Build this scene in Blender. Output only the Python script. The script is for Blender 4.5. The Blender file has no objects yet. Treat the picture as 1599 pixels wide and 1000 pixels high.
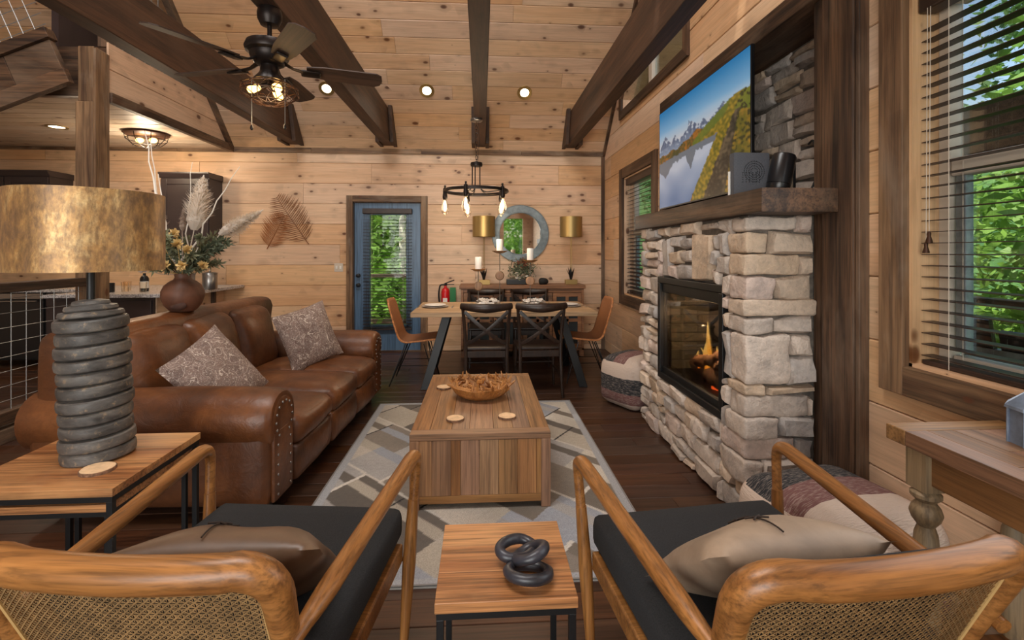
import bpy, bmesh, math, random
from mathutils import Vector, Matrix, noise

# ------------------------------------------------------------------ scene, camera, light
SC = bpy.context.scene
COL = SC.collection
R = math.radians
cam_d = bpy.data.cameras.new('camera')
cam_d.lens = 17.0
cam_d.sensor_width = 36.0
cam_d.shift_y = -0.0663
cam_d.clip_start = 0.05
cam = bpy.data.objects.new('camera', cam_d)
COL.objects.link(cam)
cam.location = (0, 0, 1.36)
cam.rotation_euler = (R(90), 0, R(-3.6))
SC.camera = cam

SC.view_settings.view_transform = 'Standard'
SC.view_settings.look = 'None'
SC.view_settings.gamma = 1.0
SC.view_settings.use_curve_mapping = False
SC.view_settings.exposure = 0.3

world = bpy.data.worlds.new('world')
SC.world = world
world.use_nodes = True
wn = world.node_tree
wn.nodes.clear()
w_out = wn.nodes.new('ShaderNodeOutputWorld')
w_bg = wn.nodes.new('ShaderNodeBackground')
w_sky = wn.nodes.new('ShaderNodeTexSky')
w_sky.sky_type = 'NISHITA'
w_sky.sun_disc = False
w_sky.sun_elevation = R(52)
w_sky.sun_rotation = R(250)
w_sky.air_density = 1.3
w_sky.dust_density = 2.5
w_bg.inputs['Strength'].default_value = 0.22
wn.links.new(w_sky.outputs[0], w_bg.inputs[0])
wn.links.new(w_bg.outputs[0], w_out.inputs[0])


def lamp(name, kind, loc, energy, color=(1, 1, 1), rot=(0, 0, 0), size=None, size_y=None, angle=None, spot=None):
    d = bpy.data.lights.new(name, kind)
    d.energy = energy
    d.color = color
    if kind == 'AREA':
        d.shape = 'RECTANGLE'
        d.size = size
        d.size_y = size_y or size
    elif kind == 'SUN':
        d.angle = angle
    else:
        d.shadow_soft_size = size or 0.04
    if spot:
        d.spot_size = spot
        d.spot_blend = 0.6
    o = bpy.data.objects.new(name, d)
    COL.objects.link(o)
    o.location = loc
    o.rotation_euler = rot
    return o


lamp('sun', 'SUN', (-8, 2, 12), 6.0, (1.0, 0.95, 0.86), (R(12), R(-38), 0), angle=R(1.0))
# daylight of the tall windows behind the camera and of the window on the right, then an overhead fill
lamp('daylight_rear_window', 'AREA', (-1.5, -2.85, 1.6), 150, (1.0, 0.98, 0.95), (R(90), 0, 0), 3.6, 2.2)
lamp('daylight_right_window', 'AREA', (1.66, 1.15, 1.62), 9, (0.93, 0.97, 1.0), (0, R(90), 0), 1.4, 1.3)
lamp('overhead_fill', 'AREA', (-1.2, 0.6, 6.2), 360, (1.0, 0.98, 0.95), (R(14), 0, 0), 3.4, 2.6)  # added soft fill from above; no glazing is built in the roof


# ------------------------------------------------------------------ colours and materials
def lin(c):
    out = []
    for v in c[:3]:
        v = v / 255.0
        out.append(v / 12.92 if v <= 0.04045 else ((v + 0.055) / 1.055) ** 2.4)
    return (out[0], out[1], out[2], 1.0)


class NT:
    def __init__(self, name):
        self.m = bpy.data.materials.new(name)
        self.m.use_nodes = True
        self.t = self.m.node_tree
        self.t.nodes.clear()
        self.out = self.n('ShaderNodeOutputMaterial')
        self.p = self.n('ShaderNodeBsdfPrincipled')
        self.l(self.p.outputs[0], self.out.inputs[0])

    def n(self, k, **kw):
        x = self.t.nodes.new(k)
        for a, b in kw.items():
            setattr(x, a, b)
        return x

    def l(self, a, b):
        self.t.links.new(a, b)

    def set(self, **kw):
        for a, b in kw.items():
            self.p.inputs[a.replace('_', ' ')].default_value = b

    def math(self, op, a, b=None, clamp=False):
        x = self.n('ShaderNodeMath', operation=op, use_clamp=clamp)
        for i, v in enumerate((a, b)):
            if v is None:
                continue
            if isinstance(v, (int, float)):
                x.inputs[i].default_value = v
            else:
                self.l(v, x.inputs[i])
        return x.outputs[0]

    def mix(self, fac, a, b, mode='MIX'):
        x = self.n('ShaderNodeMix', data_type='RGBA', blend_type=mode)
        for i, v in ((0, fac), (6, a), (7, b)):
            if isinstance(v, (int, float)):
                x.inputs[i].default_value = v
            elif isinstance(v, tuple):
                x.inputs[i].default_value = v
            else:
                self.l(v, x.inputs[i])
        return x.outputs[2]

    def ramp(self, fac, stops, interp='LINEAR'):
        x = self.n('ShaderNodeValToRGB')
        x.color_ramp.interpolation = interp
        e = x.color_ramp.elements
        while len(e) < len(stops):
            e.new(0.5)
        for k, (p, c) in enumerate(stops):
            e[k].position = p
            e[k].color = c if len(c) == 4 else tuple(c) + (1,)
        self.l(fac, x.inputs[0])
        return x.outputs[0]

    def coords(self, scale=(1, 1, 1), rnd=True):
        tc = self.n('ShaderNodeTexCoord')
        v = tc.outputs['Object']
        if rnd:
            oi = self.n('ShaderNodeObjectInfo')
            cx = self.n('ShaderNodeCombineXYZ')
            for k, m in enumerate((31.0, 17.0, 47.0)):
                self.l(self.math('MULTIPLY', oi.outputs['Random'], m), cx.inputs[k])
            va = self.n('ShaderNodeVectorMath', operation='ADD')
            self.l(v, va.inputs[0])
            self.l(cx.outputs[0], va.inputs[1])
            v = va.outputs[0]
            self.rand = oi.outputs['Random']
        return v

    def scaled(self, v, s):
        x = self.n('ShaderNodeVectorMath', operation='MULTIPLY')
        self.l(v, x.inputs[0])
        x.inputs[1].default_value = s
        return x.outputs[0]

    def noise(self, v, scale=5, detail=4, rough=0.55, dist=0.0):
        x = self.n('ShaderNodeTexNoise')
        self.l(v, x.inputs['Vector'])
        x.inputs['Scale'].default_value = scale
        x.inputs['Detail'].default_value = detail
        x.inputs['Roughness'].default_value = rough
        x.inputs['Distortion'].default_value = dist
        return x.outputs['Fac']

    def voronoi(self, v, scale=5, feature='F1'):
        x = self.n('ShaderNodeTexVoronoi', feature=feature)
        self.l(v, x.inputs['Vector'])
        x.inputs['Scale'].default_value = scale
        return x

    def bump(self, h, strength=0.2, dist=0.01):
        x = self.n('ShaderNodeBump')
        x.inputs['Strength'].default_value = strength
        x.inputs['Distance'].default_value = dist
        self.l(h, x.inputs['Height'])
        self.l(x.outputs[0], self.p.inputs['Normal'])


def g(v):
    return (v, v, v, 1.0)


def wood(name, light, dark, axis=0, s=1.0, knots=0.0, var=0.25, rough=0.55, bump=0.12, patch=None, patch_amt=0.5, contrast=0.5, hue=0.0, grain=0.3):
    T = NT(name)
    v = T.coords()
    a = [9.0 * s] * 3
    a[axis] = 0.7 * s
    b = [110.0 * s] * 3
    b[axis] = 3.0 * s
    n1 = T.noise(T.scaled(v, tuple(a)), 1.0, 6, 0.6, 0.8)
    n2 = T.noise(T.scaled(v, tuple(b)), 1.0, 3, 0.6)
    col = T.ramp(n1, [(0.5 - contrast / 2, lin(dark)), (0.5 + contrast / 2, lin(light))])
    c3 = [42.0 * s] * 3
    c3[axis] = 1.5 * s
    n3 = T.noise(T.scaled(v, tuple(c3)), 1.0, 4, 0.65, 0.6)
    for nn, amt in ((n2, grain), (n3, grain * 1.1)):
        col = T.mix(1.0, col, T.ramp(nn, [(0.36, g(1 - amt)), (0.5, g(1.0)), (0.66, g(1 + amt * 0.35))]), 'MULTIPLY')
    if patch:
        pa = [2.2 * s] * 3
        pa[axis] = 0.9 * s
        pn = T.noise(T.scaled(v, tuple(pa)), 1.0, 5, 0.65, 0.4)
        pm = T.ramp(pn, [(0.5, g(0)), (0.72, g(patch_amt))])
        col = T.mix(pm, col, lin(patch))
    if knots:
        ka = [9.5] * 3
        ka[axis] = 5.5
        nd = T.n('ShaderNodeTexNoise')
        nd.inputs['Scale'].default_value = 3.0
        T.l(v, nd.inputs['Vector'])
        vm = T.n('ShaderNodeVectorMath', operation='MULTIPLY_ADD')
        T.l(nd.outputs['Color'], vm.inputs[0])
        vm.inputs[1].default_value = (0.03, 0.03, 0.03)
        T.l(v, vm.inputs[2])
        vo = T.voronoi(T.scaled(vm.outputs[0], tuple(ka)), 1.0)
        sep = T.n('ShaderNodeSeparateColor')
        T.l(vo.outputs['Color'], sep.inputs[0])
        rad = T.math('MULTIPLY', T.math('POWER', sep.outputs[0], 2.2), 0.27 * knots)
        rel = T.math('DIVIDE', vo.outputs['Distance'], T.math('ADD', rad, 0.008))
        km = T.ramp(rel, [(0.0, g(1)), (0.62, g(0.85)), (1.0, g(0))])
        halo = T.ramp(T.math('MULTIPLY', rel, 0.34), [(0.0, g(0.5)), (1.0, g(0))])
        col = T.mix(halo, col, lin(tuple(int(c * 0.72) for c in dark)))
        col = T.mix(km, col, lin((92, 52, 28)))
    if knots and not patch:
        sm = T.noise(v, 2.4, 4, 0.6, 0.6)
        col = T.mix(T.ramp(sm, [(0.56, g(0)), (0.78, g(0.32))]), col, lin((150, 128, 108)))
    hs = T.n('ShaderNodeHueSaturation')
    val = T.math('MULTIPLY_ADD', T.rand, var)
    val.node.inputs[2].default_value = 1.0 - var / 2
    T.l(val, hs.inputs['Value'])
    if hue:
        r2 = T.math('FRACT', T.math('MULTIPLY', T.rand, 13.7))
        hv = T.math('MULTIPLY_ADD', r2, hue)
        hv.node.inputs[2].default_value = 0.5 - hue / 2
        T.l(hv, hs.inputs['Hue'])
        sv = T.math('MULTIPLY_ADD', T.math('FRACT', T.math('MULTIPLY', T.rand, 5.3)), 0.3)
        sv.node.inputs[2].default_value = 0.82
        T.l(sv, hs.inputs['Saturation'])
    T.l(col, hs.inputs['Color'])
    T.l(hs.outputs[0], T.p.inputs['Base Color'])
    T.set(Roughness=rough)
    if bump:
        T.bump(n2, bump, 0.004)
    return T.m


def plain(name, col, rough=0.5, metal=0.0, nscale=0, namt=0.25, bump=0.0, spec=0.5, bscale=None, coat=0.0):
    T = NT(name)
    T.set(Base_Color=lin(col), Roughness=rough, Metallic=metal)
    T.p.inputs['Specular IOR Level'].default_value = spec
    T.p.inputs['Coat Weight'].default_value = coat
    v = T.coords()
    if nscale:
        n = T.noise(v, nscale, 5, 0.6, 0.3)
        c1 = lin(tuple(min(255, c * (1 + namt)) for c in col))
        c0 = lin(tuple(c * (1 - namt) for c in col))
        T.l(T.ramp(n, [(0.3, c0), (0.7, c1)]), T.p.inputs['Base Color'])
    if bump:
        T.bump(T.noise(v, bscale or 60, 4, 0.6), bump, 0.004)
    return T.m


def emit(name, col, strength):
    T = NT(name)
    T.set(Base_Color=lin(col), Roughness=0.4)
    T.p.inputs['Emission Color'].default_value = lin(col)
    T.p.inputs['Emission Strength'].default_value = strength
    return T.m


def glass(name, tint=(0.96, 0.98, 0.97, 1), refl=0.5):
    T = NT(name)
    tr = T.n('ShaderNodeBsdfTransparent')
    tr.inputs[0].default_value = tint
    gl = T.n('ShaderNodeBsdfGlossy')
    gl.inputs['Roughness'].default_value = 0.02
    fr = T.n('ShaderNodeFresnel')
    fr.inputs[0].default_value = 1.45
    mx = T.n('ShaderNodeMixShader')
    T.l(T.math('MULTIPLY', fr.outputs[0], refl), mx.inputs[0])
    T.l(tr.outputs[0], mx.inputs[1])
    T.l(gl.outputs[0], mx.inputs[2])
    T.l(mx.outputs[0], T.out.inputs[0])
    return T.m


PINE = dict(light=(222, 186, 150), dark=(204, 162, 124), rough=0.5, knots=1.0, var=0.09, hue=0.006, bump=0.06, grain=0.10)
M = {}
M['pine_x'] = wood('knotty_pine_x', axis=0, **PINE)
M['pine_y'] = wood('knotty_pine_y', axis=1, **PINE)
M['pine_z'] = wood('knotty_pine_z', axis=2, **PINE)
PALE = dict(PINE)
PALE.update(light=(214, 196, 176), dark=(190, 168, 146))
M['pale_x'] = wood('pale_pine_x', axis=0, **PALE)
DARK = dict(light=(100, 72, 50), dark=(44, 30, 22), rough=0.6, var=0.2, bump=0.25, patch=(136, 114, 94), patch_amt=0.6, contrast=0.3, grain=0.45)
M['dark_x'] = wood('dark_stained_timber_x', axis=0, **DARK)
M['dark_y'] = wood('dark_stained_timber_y', axis=1, **DARK)
M['dark_z'] = wood('dark_stained_timber_z', axis=2, **DARK)
WEATH = dict(light=(150, 117, 84), dark=(82, 57, 38), rough=0.65, var=0.2, bump=0.25, patch=(158, 142, 124), patch_amt=0.6, knots=0.8, contrast=0.34)
M['beam_y'] = wood('beam_timber_y', (90, 60, 40), (44, 29, 20), axis=1, var=0.15, bump=0.2, rough=0.6, contrast=0.36, patch=(104, 78, 60), patch_amt=0.4)
M['beam_z'] = wood('beam_timber_z', (80, 54, 36), (40, 27, 18), axis=2, var=0.15, bump=0.2, rough=0.6, contrast=0.36)
M['weath_x'] = wood('weathered_trim_x', axis=0, **WEATH)
M['weath_y'] = wood('weathered_trim_y', axis=1, **WEATH)
M['weath_z'] = wood('weathered_trim_z', axis=2, **WEATH)
M['floor'] = wood('dark_floor_board', (86, 55, 37), (48, 29, 20), axis=0, var=0.45, rough=0.33, bump=0.08, hue=0.01)
M['teak_y'] = wood('reclaimed_teak_y', (168, 124, 82), (120, 82, 50), axis=1, var=0.2, rough=0.5, hue=0.008)
M['teak_x'] = wood('reclaimed_teak_x', (168, 124, 82), (120, 82, 50), axis=0, var=0.2, rough=0.5, hue=0.008)
M['teak_z'] = wood('reclaimed_teak_z', (172, 126, 82), (118, 80, 48), axis=2, var=0.36, rough=0.5, hue=0.012)
M['mango_x'] = wood('mango_wood_x', (198, 142, 90), (138, 84, 46), axis=0, s=1.2, var=0.07, rough=0.42, contrast=0.36, grain=0.42, patch=(212, 164, 108), patch_amt=0.5)
M['chair_wood'] = wood('honey_beech', (172, 118, 64), (116, 72, 34), axis=1, s=1.5, var=0.05, rough=0.36, bump=0.05, contrast=0.4)
M['chair_wood_x'] = wood('honey_beech_x', (172, 118, 64), (116, 72, 34), axis=0, s=1.5, var=0.05, rough=0.36, bump=0.05, contrast=0.4)
M['chair_wood_z'] = wood('honey_beech_z', (172, 118, 64), (116, 72, 34), axis=2, s=1.5, var=0.05, rough=0.36, bump=0.05, contrast=0.4)
M['bistro'] = wood('dark_walnut', (56, 38, 28), (26, 18, 14), axis=2, var=0.15, rough=0.4)
M['oak_x'] = wood('oak_tabletop', (196, 164, 126), (150, 116, 80), axis=0, var=0.15, rough=0.5)
M['sideboard'] = wood('mango_sideboard', (160, 112, 76), (112, 74, 48), axis=0, var=0.2, rough=0.5, patch=(150, 128, 108), patch_amt=0.4)
M['console_y'] = wood('console_wood_y', (142, 98, 58), (94, 60, 34), axis=1, var=0.28, rough=0.5, hue=0.01)
M['console_x'] = wood('console_wood_x', (144, 104, 64), (98, 66, 38), axis=0, var=0.28, rough=0.5, hue=0.01)
M['console_z'] = wood('grey_turned_wood', (158, 132, 98), (112, 92, 66), axis=2, var=0.1, rough=0.6, patch=(150, 138, 116), patch_amt=0.5)
M['root'] = wood('teak_root', (204, 142, 76), (132, 78, 34), axis=2, s=1.5, var=0.2, rough=0.5, patch=(196, 160, 116), patch_amt=0.5)
M['slice'] = plain('wood_slice', (226, 190, 148), 0.6, nscale=30, namt=0.08)
M['bark'] = plain('bark', (110, 82, 62), 0.9, nscale=60, namt=0.4, bump=0.6)
M['black_metal'] = plain('black_metal', (24, 24, 25), 0.42, 0.3)
M['black_satin'] = plain('black_satin', (20, 20, 22), 0.3, 0.0)
M['bronze'] = plain('oil_rubbed_bronze', (46, 40, 38), 0.38, 0.7)
M['cage_copper'] = plain('brown_cage_wire', (70, 44, 30), 0.45, 0.5)
M['steel'] = plain('brushed_steel', (150, 146, 142), 0.32, 0.9)
M['wire'] = plain('galvanised_wire', (150, 150, 148), 0.4, 0.4)
M['brass'] = plain('gold_satin', (168, 142, 92), 0.42, 0.8)
M['galv'] = plain('galvanised_sheet', (126, 138, 144), 0.45, 0.5, nscale=9, namt=0.2)
M['galv_blue'] = plain('blue_grey_zinc', (112, 124, 142), 0.5, 0.4, nscale=14, namt=0.2)
M['mirror'] = plain('mirror_glass', (225, 228, 228), 0.02, 1.0)
M['white'] = plain('white_paint', (232, 230, 224), 0.5)
M['candle'] = plain('white_wax', (244, 240, 232), 0.45)
M['vinyl'] = plain('beige_vinyl', (206, 194, 178), 0.4)
M['blue'] = wood('blue_door_paint', (92, 122, 152), (78, 106, 136), axis=2, var=0.0, rough=0.34, bump=0.05)
M['blind'] = plain('dark_brown_slat', (50, 36, 30), 0.4, nscale=8, namt=0.2)
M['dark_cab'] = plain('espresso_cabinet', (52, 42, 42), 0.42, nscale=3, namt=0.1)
M['red'] = plain('extinguisher_red', (200, 26, 32), 0.3)
M['green'] = plain('green_label', (40, 120, 70), 0.6)
M['rubber'] = plain('black_rubber', (22, 22, 22), 0.6)
M['ceramic'] = plain('white_ceramic', (226, 220, 212), 0.3)
M['grey_ceramic'] = plain('stone_grey_ceramic', (168, 156, 146), 0.4, nscale=12, namt=0.12)
M['napkin'] = plain('grey_white_napkin', (206, 200, 196), 0.9, nscale=26, namt=0.25)
M['chair_fabric'] = plain('black_chair_fabric', (33, 34, 36), 0.95, nscale=300, namt=0.3, bump=0.3, bscale=500)
M['brown_leather'] = plain('taupe_brown_leather', (104, 82, 64), 0.42, nscale=7, namt=0.12, bump=0.12, bscale=40)
M['grey_leather'] = plain('grey_beige_leather', (154, 134, 114), 0.5, nscale=7, namt=0.12, bump=0.12, bscale=40)
M['thread'] = plain('dark_thread', (46, 34, 26), 0.8)


def leaf_mat(name, c0, c1):
    T = NT(name)
    v = T.coords()
    c = T.ramp(T.noise(v, 1.1, 4, 0.6), [(0.3, lin(c0)), (0.7, lin(c1))])
    T.l(c, T.p.inputs['Base Color'])
    T.set(Roughness=0.5)
    tr = T.n('ShaderNodeBsdfTranslucent')
    T.l(c, tr.inputs[0])
    mx = T.n('ShaderNodeMixShader')
    mx.inputs[0].default_value = 0.4
    T.l(T.p.outputs[0], mx.inputs[1])
    T.l(tr.outputs[0], mx.inputs[2])
    T.l(mx.outputs[0], T.out.inputs[0])
    return T.m


M['leaf'] = leaf_mat('leaf_green', (86, 128, 48), (150, 190, 84))
M['leaf2'] = leaf_mat('leaf_deep_green', (58, 98, 48), (106, 148, 74))
M['trunk'] = plain('grey_trunk', (120, 108, 94), 0.9, nscale=6, namt=0.35)
M['birch'] = plain('pale_trunk', (206, 198, 182), 0.8, nscale=6, namt=0.2)
M['ground'] = plain('forest_floor', (92, 100, 56), 0.95, nscale=2, namt=0.4)
M['deck'] = wood('deck_boards', (120, 92, 72), (84, 62, 48), axis=1, rough=0.7)
M['eave'] = wood('eave_boards', (122, 92, 66), (84, 60, 42), axis=0, rough=0.7)
M['glass'] = glass('window_glass')
M['fire_glass'] = glass('firebox_glass', (0.86, 0.85, 0.83, 1), 0.75)
M['bulb_glass'] = glass('bulb_glass', (1.0, 0.97, 0.92, 1), 0.4)
M['filament'] = emit('warm_filament', (255, 190, 100), 6)
M['filament_hot'] = emit('chandelier_filament', (255, 214, 150), 16)
M['led'] = emit('recessed_lamp_lens', (255, 236, 200), 5)
M['firebrick'] = plain('fire_brick', (88, 84, 72), 0.85, nscale=9, namt=0.25)
M['soot'] = plain('soot_black', (20, 19, 18), 0.7)
M['log'] = plain('charred_log', (92, 66, 48), 0.9, nscale=22, namt=0.6, bump=0.6)
M['granite'] = plain('grey_granite', (150, 146, 144), 0.25, nscale=70, namt=0.5)
M['twig'] = plain('whitewashed_branch', (240, 234, 224), 0.7)
M['pampas'] = leaf_mat('pampas_plume', (244, 234, 222), (252, 246, 238))
M['pampas_b'] = leaf_mat('greige_plume', (186, 166, 152), (206, 188, 174))
M['sprig'] = plain('grey_green_sprig', (122, 126, 98), 0.7, nscale=9, namt=0.25)
M['sprig_dark'] = plain('dark_green_sprig', (84, 94, 74), 0.7, nscale=9, namt=0.25)
M['stem'] = plain('tan_stem', (164, 142, 96), 0.7)
M['straw'] = plain('straw_flower', (214, 184, 124), 0.7)
M['pink'] = plain('dusty_pink_flower', (206, 140, 134), 0.7)
M['rust'] = plain('rust_flower', (138, 70, 48), 0.7)
M['palm_metal'] = plain('bronze_leaf', (124, 78, 46), 0.45, 0.45)
M['palm_metal2'] = plain('copper_leaf', (160, 104, 64), 0.45, 0.45)
M['rattan'] = plain('rattan', (172, 112, 66), 0.55, nscale=40, namt=0.3)
M['cane'] = plain('cane', (140, 110, 72), 0.55, nscale=30, namt=0.18)
M['cane_edge'] = plain('cane_edging', (196, 160, 104), 0.5)
M['knot'] = plain('blackened_wood', (48, 48, 54), 0.36, nscale=14, namt=0.35, bump=0.1, bscale=24)


def flame_mat():
    T = NT('flame')
    tc = T.n('ShaderNodeTexCoord')
    sep = T.n('ShaderNodeSeparateXYZ')
    T.l(tc.outputs['Generated'], sep.inputs[0])
    c = T.ramp(sep.outputs[2], [(0.0, lin((255, 104, 16))), (0.4, lin((255, 166, 52))), (1.0, lin((255, 206, 110)))])
    T.l(c, T.p.inputs['Emission Color'])
    T.p.inputs['Emission Strength'].default_value = 1.7
    T.set(Base_Color=(0, 0, 0, 1))
    return T.m


M['flame'] = flame_mat()
M['ember'] = emit('ember', (255, 92, 30), 2.2)


def leather_mat():
    T = NT('distressed_leather')
    v = T.coords(rnd=True)
    n1 = T.noise(v, 2.6, 6, 0.62, 0.5)
    n2 = T.noise(v, 34, 5, 0.65)
    col = T.ramp(n1, [(0.3, lin((64, 36, 19))), (0.52, lin((102, 59, 30))), (0.74, lin((136, 84, 46)))])
    col = T.mix(T.ramp(n2, [(0.35, g(0.35)), (0.7, g(0))]), col, lin((60, 34, 18)))
    T.l(col, T.p.inputs['Base Color'])
    T.l(T.ramp(n1, [(0.3, g(0.5)), (0.7, g(0.36))]), T.p.inputs['Roughness'])
    T.bump(T.noise(v, 9, 5, 0.6, 0.6), 0.28, 0.02)
    return T.m


M['leather'] = leather_mat()


def stone_mat():
    T = NT('ledge_stone')
    v = T.coords()
    n1 = T.noise(v, 5, 6, 0.65, 0.3)
    n2 = T.noise(v, 26, 6, 0.7)
    c = T.ramp(T.math('FRACT', T.math('MULTIPLY', T.rand, 7.77)), [
(0.0, lin((202, 188, 176))), (0.14, lin((212, 190, 168))), (0.28, lin((176, 170, 166))), (0.42, lin((220, 204, 190))),
        (0.56, lin((204, 178, 150))), (0.70, lin((184, 172, 162))), (0.84, lin((212, 190, 178)))], 'CONSTANT')
    c = T.mix(T.ramp(n1, [(0.35, g(0)), (0.75, g(0.55))]), c, lin((214, 194, 174)))
    c = T.mix(T.ramp(n1, [(0.25, g(0.6)), (0.45, g(0))]), c, lin((134, 126, 120)))
    c = T.mix(T.ramp(n2, [(0.3, g(0.38)), (0.58, g(0))]), c, lin((116, 106, 98)))
    T.l(c, T.p.inputs['Base Color'])
    T.set(Roughness=0.85)
    T.bump(T.math('ADD', n2, n1), 0.7, 0.02)
    return T.m


M['stone'] = stone_mat()
M['mortar'] = plain('mortar', (96, 88, 80), 0.95, nscale=30, namt=0.2)


def shade_mat():
    T = NT('gold_leaf_shade')
    v = T.coords()
    n1 = T.noise(T.scaled(v, (9, 9, 6)), 1, 7, 0.72, 0.5)
    n2 = T.noise(T.scaled(v, (60, 60, 22)), 1, 4, 0.7)
    c = T.ramp(n1, [(0.3, lin((104, 88, 78))), (0.42, lin((150, 116, 80))), (0.52, lin((184, 142, 88))), (0.6, lin((206, 170, 116))), (0.7, lin((222, 194, 140)))])
    c = T.mix(T.ramp(n2, [(0.36, g(0.75)), (0.6, g(0))]), c, lin((110, 86, 62)))
    T.l(c, T.p.inputs['Base Color'])
    T.set(Roughness=0.42, Metallic=0.35)
    T.bump(n2, 0.12, 0.004)
    return T.m


M['shade'] = shade_mat()


def lampbase_mat():
    T = NT('charred_grey_wood')
    v = T.coords()
    n1 = T.noise(T.scaled(v, (8, 8, 20)), 1, 6, 0.65, 0.4)
    n2 = T.noise(v, 40, 5, 0.7)
    c = T.ramp(n1, [(0.32, lin((52, 49, 47))), (0.55, lin((92, 88, 84))), (0.75, lin((126, 120, 112)))])
    c = T.mix(T.ramp(n2, [(0.57, g(0)), (0.70, g(0.7))]), c, lin((160, 136, 106)))
    T.l(c, T.p.inputs['Base Color'])
    T.set(Roughness=0.5)
    T.bump(n1, 0.3, 0.01)
    return T.m


M['lampbase'] = lampbase_mat()


def paisley_mat():
    T = NT('paisley_print')
    v = T.coords()
    n1 = T.noise(v, 11, 3, 0.5, 1.2)
    n2 = T.noise(v, 30, 3, 0.6, 2.2)
    base = T.ramp(n1, [(0.3, lin((104, 80, 74))), (0.7, lin((142, 118, 108)))])

    def lines(n, freq, w):
        a = T.math('FRACT', T.math('MULTIPLY', n, freq))
        return T.ramp(T.math('ABSOLUTE', T.math('SUBTRACT', a, 0.5)), [(0.0, g(1)), (w, g(0))])
    c = T.mix(lines(n2, 9.0, 0.24), base, lin((214, 200, 188)))
    c = T.mix(lines(n2, 7.0, 0.16), c, lin((52, 40, 38)))
    c = T.mix(lines(n1, 5.0, 0.07), c, lin((222, 208, 194)))
    T.l(c, T.p.inputs['Base Color'])
    T.set(Roughness=0.9)
    T.bump(n2, 0.2, 0.006)
    return T.m


M['paisley'] = paisley_mat()


def stripe_mat(name, comp, stops):
    T = NT(name)
    tc = T.n('ShaderNodeTexCoord')
    sep = T.n('ShaderNodeSeparateXYZ')
    T.l(tc.outputs['Object'], sep.inputs[0])
    wob = T.noise(tc.outputs['Object'], 7, 3, 0.5)
    h = T.math('ADD', sep.outputs[comp], T.math('MULTIPLY', T.math('SUBTRACT', wob, 0.5), 0.02))
    c = T.ramp(h, stops, 'CONSTANT')
    sc = [30.0, 30.0, 30.0]
    sc[comp] = 260.0
    fine = T.noise(T.scaled(tc.outputs['Object'], tuple(sc)), 1, 3, 0.6)
    m = T.ramp(fine, [(0.5, g(0)), (0.62, g(0.5))])
    c2 = T.mix(0.62, c, lin((216, 198, 184)))
    c = T.mix(m, c, c2)
    T.l(c, T.p.inputs['Base Color'])
    T.set(Roughness=0.95)
    T.bump(fine, 0.8, 0.01)
    return T.m


def vcol_mat(name, rough=0.9, emission=0.0, bump=0.0):
    T = NT(name)
    a = T.n('ShaderNodeVertexColor')
    a.layer_name = 'col'
    if emission:
        T.l(a.outputs[0], T.p.inputs['Emission Color'])
        T.p.inputs['Emission Strength'].default_value = emission
        T.set(Base_Color=(0.01, 0.01, 0.01, 1))
    else:
        v = T.coords(rnd=False)
        n = T.noise(v, 160, 3, 0.7)
        T.l(T.mix(T.ramp(n, [(0.35, g(0.4)), (0.65, g(0))]), a.outputs[0], (0.09, 0.085, 0.08, 1)), T.p.inputs['Base Color'])
        if bump:
            T.bump(n, bump, 0.006)
    T.set(Roughness=rough)
    return T.m


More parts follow.
